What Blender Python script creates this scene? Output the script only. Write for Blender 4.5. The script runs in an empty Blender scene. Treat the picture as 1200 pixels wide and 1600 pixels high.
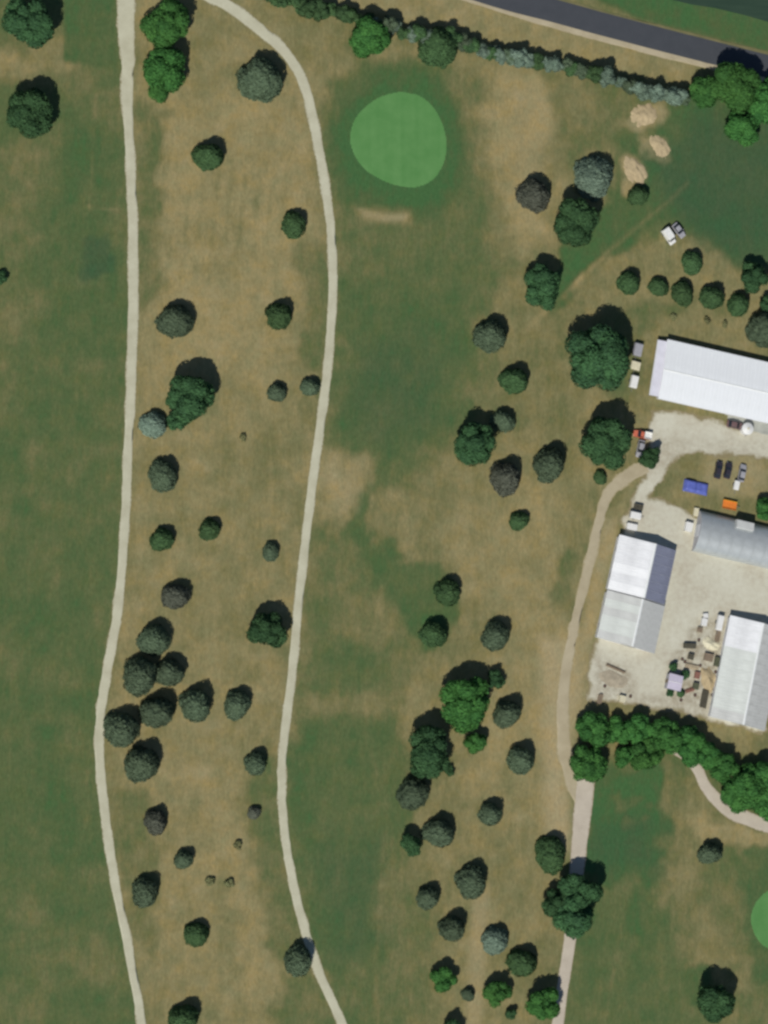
import bpy, math, random
import numpy as np
from mathutils import Vector, Matrix

random.seed(7)
SC = bpy.context.scene
COL = SC.collection

# ------------------------------------------------------------------ camera, sky, sun, exposure
CAM_D = 950.0                                   # metres from the middle of the site
S = 0.15                                        # metres on the survey grid
LEAN = Vector((-0.33, -0.10, 1.0)).normalized() # the aircraft flies a little west-south-west of the site
cam_d = bpy.data.cameras.new('camera')
cam = bpy.data.objects.new('camera', cam_d)
COL.objects.link(cam)
FWD = -LEAN
RGT = FWD.cross(Vector((0, 1, 0))).normalized()
UPV = RGT.cross(FWD).normalized()
CAMP = LEAN * CAM_D
cam.matrix_world = Matrix(((RGT.x, UPV.x, -FWD.x, CAMP.x), (RGT.y, UPV.y, -FWD.y, CAMP.y),
                           (RGT.z, UPV.z, -FWD.z, CAMP.z), (0, 0, 0, 1)))
cam_d.lens = 36.0 * CAM_D / (1600 * S)
cam_d.clip_start = 10.0
cam_d.clip_end = 12000.0
SC.camera = cam

SHADOW = Vector((0.53, 0.71, -1.0)).normalized()   # the way sunlight travels
SUN_EL = math.asin(-SHADOW.z)
SUN_ROT = math.atan2(-SHADOW.x, -SHADOW.y)
world = bpy.data.worlds.new('World')
SC.world = world
world.use_nodes = True
wn = world.node_tree
bg = wn.nodes['Background']
sky = wn.nodes.new('ShaderNodeTexSky')
sky.sky_type = 'NISHITA'
sky.sun_disc = False
sky.sun_elevation = SUN_EL
sky.sun_rotation = SUN_ROT
sky.air_density = 1.0
sky.dust_density = 0.2
sky.ozone_density = 2.0
wn.links.new(sky.outputs[0], bg.inputs[0])
bg.inputs[1].default_value = 0.055
sun_d = bpy.data.lights.new('sun', 'SUN')
sun_d.energy = 3.7
sun_d.angle = math.radians(0.53)
sun_d.color = (1.0, 0.955, 0.87)
sun = bpy.data.objects.new('sun', sun_d)
COL.objects.link(sun)
sun.rotation_euler = SHADOW.to_track_quat('-Z', 'Y').to_euler()
sun.location = (-300, -400, 500)
SC.view_settings.view_transform = 'Standard'
SC.view_settings.look = 'None'
SC.view_settings.exposure = 0.08
SC.view_settings.gamma = 1.0
SC.render.engine = 'CYCLES'
SC.cycles.max_bounces = 5
SC.cycles.diffuse_bounces = 3
SC.cycles.glossy_bounces = 2
SC.cycles.transparent_max_bounces = 6
SC.cycles.pixel_filter_type = 'BLACKMAN_HARRIS'
SC.cycles.filter_width = 2.8
SC.cycles.use_denoising = True

# ------------------------------------------------------------------ survey grid <-> metres
FP = 1600 * CAM_D / (1600 * S)

def P(mx, my, z=0.0):
    """survey point (1200 x 1600 grid) at height z -> world"""
    r = FWD + RGT * ((mx - 600) / FP) + UPV * ((800 - my) / FP)
    t = (z - CAMP.z) / r.z
    return CAMP + r * t

def survey(x, y):
    """numpy world x, y on the ground -> survey grid"""
    dx, dy, dz = x - CAMP.x, y - CAMP.y, -CAMP.z
    d = dx * FWD.x + dy * FWD.y + dz * FWD.z
    a = (dx * RGT.x + dy * RGT.y + dz * RGT.z) / d * FP
    b = (dx * UPV.x + dy * UPV.y + dz * UPV.z) / d * FP
    return 600 + a, 800 - b

# ------------------------------------------------------------------ mesh helpers
def link(name, me, parent=None, loc=None, rotz=0.0):
    o = bpy.data.objects.new(name, me)
    COL.objects.link(o)
    if parent is not None:
        o.parent = parent
    if loc is not None:
        o.location = loc
    if rotz:
        o.rotation_euler = (0, 0, rotz)
    return o

def tag(o, label=None, cat=None, group=None, kind=None):
    if label: o['label'] = label
    if cat: o['category'] = cat
    if group: o['group'] = group
    if kind: o['kind'] = kind
    return o

def thing(name, label, cat, loc, rotz=0.0, group=None):
    return tag(link(name, None, None, loc, rotz), label, cat, group)

def mesh_np(name, v, quads, mat, smooth=False):
    """v (n,3) and quads (m,4) or (m,3) numpy -> mesh"""
    me = bpy.data.meshes.new(name)
    v = np.ascontiguousarray(v, dtype=np.float32)
    q = np.ascontiguousarray(quads, dtype=np.int32)
    k = q.shape[1]
    me.vertices.add(len(v)); me.vertices.foreach_set('co', v.ravel())
    me.loops.add(q.size); me.loops.foreach_set('vertex_index', q.ravel())
    me.polygons.add(len(q))
    me.polygons.foreach_set('loop_start', np.arange(0, q.size, k, dtype=np.int32))
    me.polygons.foreach_set('use_smooth', np.full(len(q), smooth))
    me.update(calc_edges=True)
    if mat: me.materials.append(mat)
    return me

class MB:
    """collects boxes, prisms and tubes into one mesh"""
    def __init__(s): s.v = []; s.f = []
    def add(s, vs, fs):
        n = len(s.v)
        s.v += [tuple(p) for p in vs]; s.f += [tuple(n + i for i in f) for f in fs]; return s
    def box(s, x0, x1, y0, y1, z0, z1):
        return s.add([(x0,y0,z0),(x1,y0,z0),(x1,y1,z0),(x0,y1,z0),(x0,y0,z1),(x1,y0,z1),(x1,y1,z1),(x0,y1,z1)],
                     [(3,2,1,0),(4,5,6,7),(0,1,5,4),(1,2,6,5),(2,3,7,6),(3,0,4,7)])
    def prism_y(s, prof, y0, y1):
        n = len(prof)
        vs = [(x, y0, z) for x, z in prof] + [(x, y1, z) for x, z in prof]
        fs = [(i, (i+1) % n, n + (i+1) % n, n + i) for i in range(n)]
        return s.add(vs, fs + [tuple(range(n-1, -1, -1)), tuple(range(n, 2*n))])
    def prism_x(s, prof, x0, x1):
        n = len(prof)
        vs = [(x0, y, z) for y, z in prof] + [(x1, y, z) for y, z in prof]
        fs = [((i+1) % n, i, n + i, n + (i+1) % n) for i in range(n)]
        return s.add(vs, fs + [tuple(range(n)), tuple(range(2*n-1, n-1, -1))])
    def cyl(s, c, r, h, seg=16, axis='z', r2=None):
        r2 = r if r2 is None else r2
        vs = []
        for rr, hh in ((r, 0.0), (r2, h)):
            for i in range(seg):
                a = 2 * math.pi * i / seg
                p = (math.cos(a) * rr, math.sin(a) * rr, hh)
                if axis == 'y': p = (p[0], p[2], p[1])
                if axis == 'x': p = (p[2], p[0], p[1])
                vs.append((c[0] + p[0], c[1] + p[1], c[2] + p[2]))
        fs = [(i, (i+1) % seg, seg + (i+1) % seg, seg + i) for i in range(seg)]
        return s.add(vs, fs + [tuple(range(seg-1, -1, -1)), tuple(range(seg, 2*seg))])
    def tube(s, pts, radii, seg=7):
        n0 = len(s.v); m = len(pts)
        for k in range(m):
            a = Vector(pts[max(0, k-1)]); b = Vector(pts[min(m-1, k+1)])
            d = (b - a).normalized()
            u = d.orthogonal().normalized(); w = d.cross(u)
            for i in range(seg):
                t = 2 * math.pi * i / seg
                q = Vector(pts[k]) + (u * math.cos(t) + w * math.sin(t)) * radii[k]
                s.v.append(tuple(q))
        for k in range(m-1):
            for i in range(seg):
                j = (i + 1) % seg
                s.f.append((n0+k*seg+i, n0+k*seg+j, n0+(k+1)*seg+j, n0+(k+1)*seg+i))
        s.f.append(tuple(n0 + (m-1)*seg + i for i in range(seg)))
        return s
    def mesh(s, name, mat, smooth=False):
        me = bpy.data.meshes.new(name)
        me.from_pydata(s.v, [], s.f)
        if smooth: me.polygons.foreach_set('use_smooth', [True] * len(me.polygons))
        me.materials.append(mat); me.update()
        return me
    def build(s, name, mat, parent=None, loc=None, rotz=0.0, smooth=False):
        return link(name, s.mesh(name, mat, smooth), parent, loc, rotz)

def vnoise(x, y, scale, seed):
    """smooth value noise in numpy, 0..1"""
    rs = np.random.RandomState(seed)
    g = rs.rand(256, 256)
    fx, fy = x / scale + 1000.0, y / scale + 1000.0
    ix, iy = np.floor(fx).astype(int), np.floor(fy).astype(int)
    tx, ty = fx - ix, fy - iy
    tx = tx*tx*(3-2*tx); ty = ty*ty*(3-2*ty)
    a = g[ix % 256, iy % 256]; b = g[(ix+1) % 256, iy % 256]
    c = g[ix % 256, (iy+1) % 256]; d = g[(ix+1) % 256, (iy+1) % 256]
    return (a*(1-tx)+b*tx)*(1-ty) + (c*(1-tx)+d*tx)*ty

def spline(pts, n=8):
    """Catmull-Rom through tuples of any length"""
    p = [np.array(q, float) for q in pts]
    p = [2*p[0]-p[1]] + p + [2*p[-1]-p[-2]]
    out = []
    for i in range(1, len(p)-2):
        for k in range(n):
            t = k / n
            out.append(0.5*((2*p[i]) + (-p[i-1]+p[i+1])*t + (2*p[i-1]-5*p[i]+4*p[i+1]-p[i+2])*t*t
                            + (-p[i-1]+3*p[i]-3*p[i+1]+p[i+2])*t**3))
    out.append(p[-2])
    return out

# ------------------------------------------------------------------ materials
class NT:
    def __init__(s, name):
        s.m = bpy.data.materials.new(name); s.m.use_nodes = True
        s.t = s.m.node_tree; s.n = s.t.nodes; s.b = s.n['Principled BSDF']
        s.co = s.n.new('ShaderNodeNewGeometry')
    def new(s, t): return s.n.new(t)
    def l(s, a, b): s.t.links.new(a, b)
    def noise(s, scale, detail=3.0, rough=0.55, stretch=None, rotz=0.0, obj=False):
        src = s.co.outputs['Position']
        if obj:
            tc = s.new('ShaderNodeTexCoord'); src = tc.outputs['Object']
        mp = s.new('ShaderNodeMapping'); s.l(src, mp.inputs[0])
        mp.inputs['Scale'].default_value = stretch or (1, 1, 1)
        mp.inputs['Rotation'].default_value = (0, 0, rotz)
        nz = s.new('ShaderNodeTexNoise'); s.l(mp.outputs[0], nz.inputs['Vector'])
        nz.inputs['Scale'].default_value = scale; nz.inputs['Detail'].default_value = detail
        nz.inputs['Roughness'].default_value = rough
        return nz.outputs['Fac']
    def math(s, op, a, b=None, clamp=False):
        m = s.new('ShaderNodeMath'); m.operation = op; m.use_clamp = clamp
        for i, v in enumerate((a, b)):
            if v is None: continue
            if isinstance(v, (int, float)): m.inputs[i].default_value = v
            else: s.l(v, m.inputs[i])
        return m.outputs[0]
    def ramp(s, fac, stops):
        r = s.new('ShaderNodeValToRGB'); s.l(fac, r.inputs[0])
        e = r.color_ramp.elements
        while len(e) < len(stops): e.new(0.5)
        for el, (p, c) in zip(e, stops):
            el.position = p; el.color = (*c, 1.0) if len(c) == 3 else c
        return r.outputs[0]
    def mix(s, fac, a, b, mode='MIX'):
        m = s.new('ShaderNodeMixRGB'); m.blend_type = mode
        for i, v in enumerate((fac, a, b)):
            if isinstance(v, (int, float)): m.inputs[i].default_value = v
            elif isinstance(v, tuple): m.inputs[i].default_value = (*v, 1.0)
            else: s.l(v, m.inputs[i])
        return m.outputs[0]
    def attr(s, name):
        a = s.new('ShaderNodeAttribute'); a.attribute_name = name; return a
    def bump(s, h, strength, dist=0.1):
        b = s.new('ShaderNodeBump'); b.inputs['Strength'].default_value = strength
        b.inputs['Distance'].default_value = dist
        s.l(h, b.inputs['Height']); s.l(b.outputs[0], s.b.inputs['Normal'])
    def done(s, col=None, rough=0.8, metal=0.0, spec=0.3):
        if col is not None:
            if isinstance(col, tuple): s.b.inputs['Base Color'].default_value = (*col, 1.0)
            else: s.l(col, s.b.inputs['Base Color'])
        s.b.inputs['Roughness'].default_value = rough
        s.b.inputs['Metallic'].default_value = metal
        s.b.inputs['Specular IOR Level'].default_value = spec
        return s.m

def worn(name, col, var=0.25, scale=1.5, rough=0.6, metal=0.0, spec=0.4, dirt=(0.12, 0.10, 0.075), amount=0.3, stretch=None):
    """paint, metal or wood with blotches, streaks and dirt"""
    t = NT(name)
    n1 = t.noise(scale, 4, 0.6, stretch=stretch, obj=True); n2 = t.noise(scale * 5, 3, 0.6, obj=True)
    lo = tuple(c * (1 - var) for c in col); hi = tuple(min(1, c * (1 + var)) for c in col)
    c = t.ramp(n1, [(0.3, lo), (0.7, hi)])
    c = t.mix(t.math('MULTIPLY', t.ramp(n2, [(0.5, (0, 0, 0)), (0.75, (1, 1, 1))]), amount), c, dirt)
    t.bump(n2, 0.15, 0.02)
    return t.done(c, rough, metal, spec)

M = {}
# turf: 'turf' R = straw..lush, G = bare soil, B = cool tint
t = NT('turf')
at = t.attr('turf'); sep = t.new('ShaderNodeSeparateColor'); t.l(at.outputs['Color'], sep.inputs[0])
na = t.noise(0.12, 5, 0.62, stretch=(1.0, 0.35, 1), rotz=math.radians(-7))
nb = t.noise(0.9, 5, 0.68, stretch=(1.0, 0.28, 1), rotz=math.radians(-7))
nc = t.noise(7.0, 4, 0.7)
g = t.math('ADD', sep.outputs[0], t.math('MULTIPLY', t.math('SUBTRACT', na, 0.5), 0.34))
g = t.math('ADD', g, t.math('MULTIPLY', t.math('SUBTRACT', nb, 0.5), 0.50))
g = t.math('ADD', g, t.math('MULTIPLY', t.math('SUBTRACT', t.noise(0.42, 4, 0.7), 0.5), 0.36))
g = t.math('ADD', g, t.math('MULTIPLY', t.math('SUBTRACT', nc, 0.5), 0.12), clamp=True)
c = t.ramp(g, [(0.0, (0.290, 0.240, 0.115)), (0.2, (0.228, 0.200, 0.094)), (0.42, (0.158, 0.155, 0.068)),
               (0.62, (0.106, 0.132, 0.053)), (0.82, (0.074, 0.118, 0.045)), (1.0, (0.055, 0.128, 0.045))])
bn = t.math('ADD', sep.outputs[1], t.math('MULTIPLY', t.math('SUBTRACT', nb, 0.5), 0.5))
bn = t.math('MULTIPLY', bn, t.math('GREATER_THAN', sep.outputs[1], 0.01), clamp=True)
c = t.mix(bn, c, (0.36, 0.295, 0.165))
c = t.mix(sep.outputs[2], c, (0.034, 0.082, 0.044))
nw = t.noise(0.20, 6, 0.72)
warm = t.ramp(nw, [(0.36, (1.07, 1.0, 0.88)), (0.5, (1.0, 1.0, 1.0)), (0.66, (0.90, 0.985, 1.02))])
c = t.mix(t.math('SUBTRACT', 1.0, t.math('MULTIPLY', g, 0.75)), c, t.mix(1.0, c, warm, 'MULTIPLY'))
c = t.mix(1.0, c, t.ramp(t.noise(1.7, 5, 0.72, stretch=(1.0, 0.5, 1), rotz=math.radians(-7)), [(0.32, (0.84, 0.84, 0.84)), (0.68, (1.16, 1.16, 1.16))]), 'MULTIPLY')
fine = t.ramp(nc, [(0.3, (0.84, 0.84, 0.84)), (0.7, (1.14, 1.14, 1.14))])
c = t.mix(1.0, c, fine, 'MULTIPLY')
t.bump(t.math('ADD', nc, nb), 0.35, 0.12)
M['turf'] = t.done(c, 0.95, 0, 0.1)

def track_mat(name, lo, hi, edge):
    t = NT(name)
    e = t.attr('edge').outputs['Fac']
    n1 = t.noise(0.25, 4, 0.6); n2 = t.noise(3.5, 5, 0.7)
    c = t.ramp(t.math('ADD', t.math('MULTIPLY', n1, 0.6), t.math('MULTIPLY', n2, 0.4)), [(0.35, lo), (0.65, hi)])
    f = t.math('ADD', e, t.math('MULTIPLY', t.math('SUBTRACT', t.noise(1.4, 5, 0.7), 0.5), 1.1))
    c = t.mix(t.ramp(f, [(0.62, (0, 0, 0)), (1.0, (1, 1, 1))]), c, edge)
    t.bump(n2, 0.4, 0.03)
    return t.done(c, 0.95, 0, 0.15)
M['cart'] = track_mat('cart_path_gravel', (0.415, 0.40, 0.29), (0.525, 0.515, 0.39), (0.21, 0.185, 0.10))
M['drive'] = track_mat('drive_gravel', (0.42, 0.37, 0.30), (0.53, 0.475, 0.39), (0.24, 0.20, 0.12))
M['dirt'] = track_mat('dirt_track', (0.35, 0.30, 0.20), (0.45, 0.395, 0.275), (0.30, 0.255, 0.14))
M['shoulder'] = track_mat('shoulder_gravel', (0.34, 0.29, 0.19), (0.46, 0.40, 0.28), (0.24, 0.20, 0.105))
M['verge'] = track_mat('verge_soil', (0.12, 0.12, 0.055), (0.19, 0.17, 0.085), (0.075, 0.11, 0.045))
t = NT('asphalt')
n1 = t.noise(0.35, 4, 0.6); n2 = t.noise(6, 4, 0.7)
e = t.attr('edge').outputs['Fac']
c = t.ramp(n1, [(0.3, (0.045, 0.051, 0.062)), (0.7, (0.060, 0.066, 0.078))])
c = t.mix(0.5, c, t.ramp(n2, [(0.3, (0.040, 0.045, 0.055)), (0.7, (0.070, 0.076, 0.086))]))
c = t.mix(t.ramp(t.math('ADD', e, t.math('MULTIPLY', t.math('SUBTRACT', n1, 0.5), 0.5)), [(0.8, (0, 0, 0)), (1, (1, 1, 1))]), c, (0.12, 0.115, 0.09))
M['asphalt'] = t.done(c, 0.85, 0, 0.3)
t = NT('yard_gravel')
n1 = t.noise(0.10, 5, 0.6); n2 = t.noise(0.9, 5, 0.65); n3 = t.noise(9, 3, 0.7)
c = t.ramp(t.math('ADD', t.math('MULTIPLY', n1, 0.55), t.math('MULTIPLY', n2, 0.45)),
           [(0.32, (0.43, 0.385, 0.295)), (0.5, (0.53, 0.51, 0.41)), (0.68, (0.595, 0.585, 0.485))])
c = t.mix(1.0, c, t.ramp(n3, [(0.3, (0.86, 0.86, 0.86)), (0.7, (1.1, 1.1, 1.1))]), 'MULTIPLY')
c = t.mix(t.math('MULTIPLY', t.attr('stain').outputs['Fac'], t.ramp(t.noise(0.55, 5, 0.75), [(0.38, (0, 0, 0)), (0.62, (1, 1, 1))])), c, (0.24, 0.195, 0.13))
c = t.mix(t.ramp(t.math('ADD', t.attr('edge').outputs['Fac'], t.math('MULTIPLY', t.math('SUBTRACT', n2, 0.5), 1.2)),
                 [(0.45, (0, 0, 0)), (0.9, (1, 1, 1))]), c, (0.235, 0.20, 0.11))
t.bump(n3, 0.4, 0.03)
M['yard'] = t.done(c, 0.95, 0, 0.15)
t = NT('green_turf')
n1 = t.noise(0.25, 4, 0.6); n3 = t.noise(8, 3, 0.7)
n2 = t.noise(0.55, 1, 0.4, stretch=(1, 0.04, 1), rotz=math.radians(-7))
c = t.ramp(t.math('ADD', t.math('MULTIPLY', n1, 0.65), t.math('MULTIPLY', n2, 0.35)),
           [(0.32, (0.082, 0.218, 0.065)), (0.68, (0.116, 0.262, 0.088))])
c = t.mix(1.0, c, t.ramp(n3, [(0.3, (0.93, 0.93, 0.93)), (0.7, (1.06, 1.06, 1.06))]), 'MULTIPLY')
M['green'] = t.done(c, 0.95, 0, 0.1)
t = NT('crop')
n1 = t.noise(0.08, 4, 0.6); n2 = t.noise(1.2, 2, 0.5, stretch=(0.08, 1, 1), rotz=math.radians(14)); n3 = t.noise(4, 4, 0.7)
c = t.ramp(t.math('ADD', t.math('MULTIPLY', n1, 0.5), t.math('MULTIPLY', n2, 0.5)),
           [(0.3, (0.024, 0.048, 0.034)), (0.7, (0.040, 0.070, 0.048))])
t.bump(n3, 0.5, 0.2)
M['crop'] = t.done(c, 0.95, 0, 0.1)

def leaf_mat(name, dark, light, spread=0.16):
    t = NT(name)
    ti = t.attr('tint').outputs['Fac']
    oi = t.new('ShaderNodeObjectInfo')
    c = t.ramp(ti, [(0.0, dark), (1.0, light)])
    h = t.new('ShaderNodeHueSaturation'); t.l(c, h.inputs['Color'])
    t.l(t.math('ADD', t.math('MULTIPLY', oi.outputs['Random'], 0.016), 0.494), h.inputs['Hue'])
    t.l(t.math('ADD', t.math('MULTIPLY', oi.outputs['Random'], spread * 2), 1 - spread), h.inputs['Value'])
    return t.done(h.outputs[0], 0.85, 0, 0.12)
M['leaf_D'] = leaf_mat('foliage_dark', (0.030, 0.074, 0.031), (0.052, 0.118, 0.046))
M['leaf_O'] = leaf_mat('foliage_mid', (0.040, 0.080, 0.034), (0.064, 0.122, 0.046))
M['leaf_B'] = leaf_mat('foliage_bright', (0.034, 0.108, 0.028), (0.062, 0.175, 0.040))
M['leaf_G'] = leaf_mat('foliage_grey', (0.062, 0.092, 0.055), (0.098, 0.137, 0.082))
M['leaf_P'] = leaf_mat('foliage_pale', (0.105, 0.155, 0.115), (0.17, 0.235, 0.175))
M['leaf_N'] = leaf_mat('foliage_brown', (0.070, 0.080, 0.060), (0.112, 0.122, 0.092))
M['leaf_W'] = leaf_mat('foliage_drab', (0.14, 0.15, 0.07), (0.19, 0.19, 0.09))
M['bark'] = worn('bark', (0.12, 0.09, 0.065), 0.4, 6, 0.95)

M['white_roof'] = worn('white_membrane', (0.74, 0.765, 0.79), 0.05, 0.12, 0.5, amount=0.03)
M['white_roof2'] = worn('white_sheet', (0.76, 0.77, 0.785), 0.10, 0.3, 0.42, amount=0.05)
M['white_roof3'] = worn('bright_sheet', (0.86, 0.87, 0.88), 0.05, 0.3, 0.4, amount=0.03)
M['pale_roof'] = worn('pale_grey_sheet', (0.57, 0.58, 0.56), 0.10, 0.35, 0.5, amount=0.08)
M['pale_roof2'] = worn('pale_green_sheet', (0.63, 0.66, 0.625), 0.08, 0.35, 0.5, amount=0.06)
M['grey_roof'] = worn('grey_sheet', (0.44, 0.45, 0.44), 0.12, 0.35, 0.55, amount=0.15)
M['slate_roof'] = worn('slate_blue_sheet', (0.185, 0.20, 0.27), 0.12, 0.4, 0.5, amount=0.08)
M['zinc'] = worn('galvanised', (0.46, 0.49, 0.495), 0.10, 0.5, 0.42, 0.35, 0.5, amount=0.08)
M['wall_white'] = worn('white_wall', (0.62, 0.63, 0.66), 0.08, 0.6, 0.6, amount=0.12)
M['wall_grey'] = worn('grey_wall', (0.40, 0.40, 0.43), 0.1, 0.6, 0.6, amount=0.15)
M['ridge'] = worn('ridge_metal', (0.78, 0.80, 0.79), 0.06, 0.8, 0.4, amount=0.05)
M['wood'] = worn('grey_wood', (0.22, 0.17, 0.12), 0.3, 3, 0.9)
M['wood_pale'] = worn('pale_wood', (0.42, 0.35, 0.24), 0.25, 3, 0.9)
M['wood_dark'] = worn('dark_wood', (0.075, 0.07, 0.05), 0.35, 3, 0.9)
M['tyre'] = worn('rubber', (0.022, 0.022, 0.024), 0.3, 6, 0.9)
M['steel'] = worn('steel', (0.35, 0.35, 0.36), 0.15, 4, 0.4, 0.7)
M['glass'] = worn('dark_glass', (0.02, 0.024, 0.03), 0.2, 2, 0.12, 0, 0.6, amount=0.05)
M['lamp'] = worn('lamp_glass', (0.7, 0.7, 0.68), 0.1, 4, 0.2)
M['tail'] = worn('tail_glass', (0.35, 0.02, 0.02), 0.1, 4, 0.25)
M['white'] = worn('white_paint', (0.74, 0.74, 0.72), 0.08, 2, 0.45, amount=0.15)
M['cream'] = worn('cream_paint', (0.62, 0.58, 0.42), 0.12, 2, 0.6, amount=0.2)
M['greypaint'] = worn('grey_paint', (0.33, 0.33, 0.36), 0.12, 2, 0.4, amount=0.15)
M['black'] = worn('black_paint', (0.035, 0.032, 0.045), 0.2, 2, 0.3, amount=0.1)
M['maroon'] = worn('maroon_paint', (0.16, 0.10, 0.10), 0.2, 2, 0.4, amount=0.2)
M['red'] = worn('red_paint', (0.52, 0.13, 0.075), 0.12, 2, 0.45, amount=0.12)
M['orange'] = worn('orange_paint', (0.68, 0.20, 0.03), 0.15, 2, 0.5, amount=0.15)
M['yellow'] = worn('yellow_paint', (0.66, 0.42, 0.04), 0.15, 2, 0.5, amount=0.15)
M['lilac_pale'] = worn('pale_canopy', (0.62, 0.62, 0.70), 0.08, 0.5, 0.5, amount=0.08)
M['lilac'] = worn('lilac_sheet', (0.52, 0.48, 0.58), 0.1, 1, 0.5, amount=0.1)
M['tarp'] = worn('blue_tarp', (0.10, 0.13, 0.42), 0.2, 1.2, 0.45, amount=0.1)
M['sand'] = worn('heaped_sand', (0.42, 0.335, 0.20), 0.18, 0.8, 0.95, amount=0.15)
M['apron'] = worn('concrete', (0.36, 0.37, 0.33), 0.2, 0.3, 0.9, amount=0.3)
M['soil'] = worn('bare_soil', (0.36, 0.315, 0.235), 0.2, 0.8, 0.95, amount=0.35)
M['rust'] = worn('rust', (0.24, 0.115, 0.085), 0.35, 3, 0.8)
M['olive'] = worn('olive_paint', (0.085, 0.095, 0.055), 0.2, 2, 0.6)

# ------------------------------------------------------------------ ground
def seg_dist(x, y, pts, closed=True):
    d = np.full(x.shape, 1e9); n = len(pts)
    for i in range(n if closed else n - 1):
        ax, ay = pts[i]; bx, by = pts[(i+1) % n]
        vx, vy = bx-ax, by-ay
        t = np.clip(((x-ax)*vx + (y-ay)*vy) / (vx*vx+vy*vy+1e-9), 0, 1)
        d = np.minimum(d, (x-ax-t*vx)**2 + (y-ay-t*vy)**2)
    return np.sqrt(d)

def inside(x, y, pts):
    r = np.zeros(x.shape, bool); n = len(pts); j = n - 1
    for i in range(n):
        xi, yi = pts[i]; xj, yj = pts[j]
        c = ((yi > y) != (yj > y)) & (x < (xj-xi)*(y-yi)/((yj-yi) or 1e-9) + xi)
        r ^= c; j = i
    return r

def soft(x, y, pts, s):
    d = seg_dist(x, y, pts)
    d = np.where(inside(x, y, pts), d, -d)
    t = np.clip((d + s) / (2*s), 0, 1)
    return t*t*(3-2*t)

def axis_lines(lo, hi, step):
    mid = np.arange(lo, hi + step/2, step)
    out = [lo]; k = step
    low = []
    p = lo
    while p > -4000:
        k *= 1.7; p -= k; low.append(p)
    high = []; p = mid[-1]; k = step
    while p < 4000:
        k *= 1.7; p += k; high.append(p)
    return np.array(low[::-1] + list(mid) + high)

gx = axis_lines(-108, 112, 0.65)
gy = axis_lines(-134, 134, 0.65)
GX, GY = np.meshgrid(gx, gy)
MX, MY = survey(GX, GY)
far = (np.abs(GX) > 130) | (np.abs(GY) > 150)
wob = lambda a, sd: (vnoise(MX, MY, a, sd) - 0.5) * a * 0.9 + (vnoise(MX, MY, a*0.35, sd+1) - 0.5) * a * 0.4
WX, WY = MX + wob(34, 1), MY + wob(34, 5)

R_ = np.full(GX.shape, 0.30); G_ = np.zeros(GX.shape); B_ = np.zeros(GX.shape)
def paint(ch, pts, s, val, k=1.0, warp=True):
    x, y = (WX, WY) if warp else (MX, MY)
    m = soft(x, y, pts, s) * k
    ch[...] = ch * (1-m) + val * m
def oval(cx, cy, rx, ry, n=20, rot=0.0):
    c, s_ = math.cos(rot), math.sin(rot)
    return [(cx + rx*math.cos(a)*c - ry*math.sin(a)*s_, cy + rx*math.cos(a)*s_ + ry*math.sin(a)*c)
            for a in [2*math.pi*i/n for i in range(n)]]

# west fairway
paint(R_, [(-900,-600),(198,-600),(205,500),(190,850),(158,1100),(165,1300),(225,1620),(230,2200),(-900,2200)], 6, 0.64, warp=False)
paint(R_, [(-40,55),(70,80),(130,75),(140,110),(60,125),(-40,130)], 20, 0.22)
paint(R_, [(-40,225),(50,215),(75,300),(60,420),(70,560),(-40,590)], 22, 0.52)
paint(R_, [(98,-60),(182,-60),(182,110),(98,95)], 6, 0.80, warp=False)
paint(R_, [(100,110),(195,130),(190,190),(150,230),(100,180)], 12, 0.50)
paint(R_, [(85,200),(150,190),(165,330),(200,460),(195,600),(75,560),(60,440)], 24, 0.74)
paint(R_, [(60,550),(190,560),(180,680),(100,690),(20,660)], 22, 0.66)
paint(R_, [(60,620),(100,640),(95,720),(50,830),(20,830),(30,720)], 24, 0.76)
paint(R_, [(45,690),(70,690),(60,780),(40,790)], 8, 0.58)
paint(R_, [(40,830),(190,830),(185,900),(60,960),(20,900)], 20, 0.63)
paint(R_, [(-20,930),(60,900),(150,940),(150,1120),(60,1180),(-20,1120)], 30, 0.73)
paint(R_, [(-20,1010),(50,1000),(140,1040),(150,1090),(60,1080),(-20,1060)], 16, 0.60)
paint(R_, [(20,1190),(140,1180),(150,1330),(80,1400),(-20,1330)], 30, 0.72)
paint(R_, [(-20,1380),(120,1380),(190,1480),(190,1560),(90,1570),(-20,1480)], 28, 0.57)
paint(R_, [(60,1380),(160,1380),(165,1440),(80,1460)], 22, 0.72)
paint(R_, [(-20,1540),(60,1560),(70,1640),(-20,1640)], 14, 0.48)
paint(R_, [(60,1555),(200,1540),(210,1640),(60,1640)], 24, 0.74)
for ln in ([(150,148),(146,230),(140,330)], [(138,322),(185,330)], [(96,0),(98,100)], [(132,335),(130,430)]):
    m = np.clip(1 - seg_dist(MX, MY, ln, False)/5.0, 0, 1)
    R_ -= m * 0.22
paint(B_, [(135,375),(180,375),(182,428),(135,428)], 8, 0.5)
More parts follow.
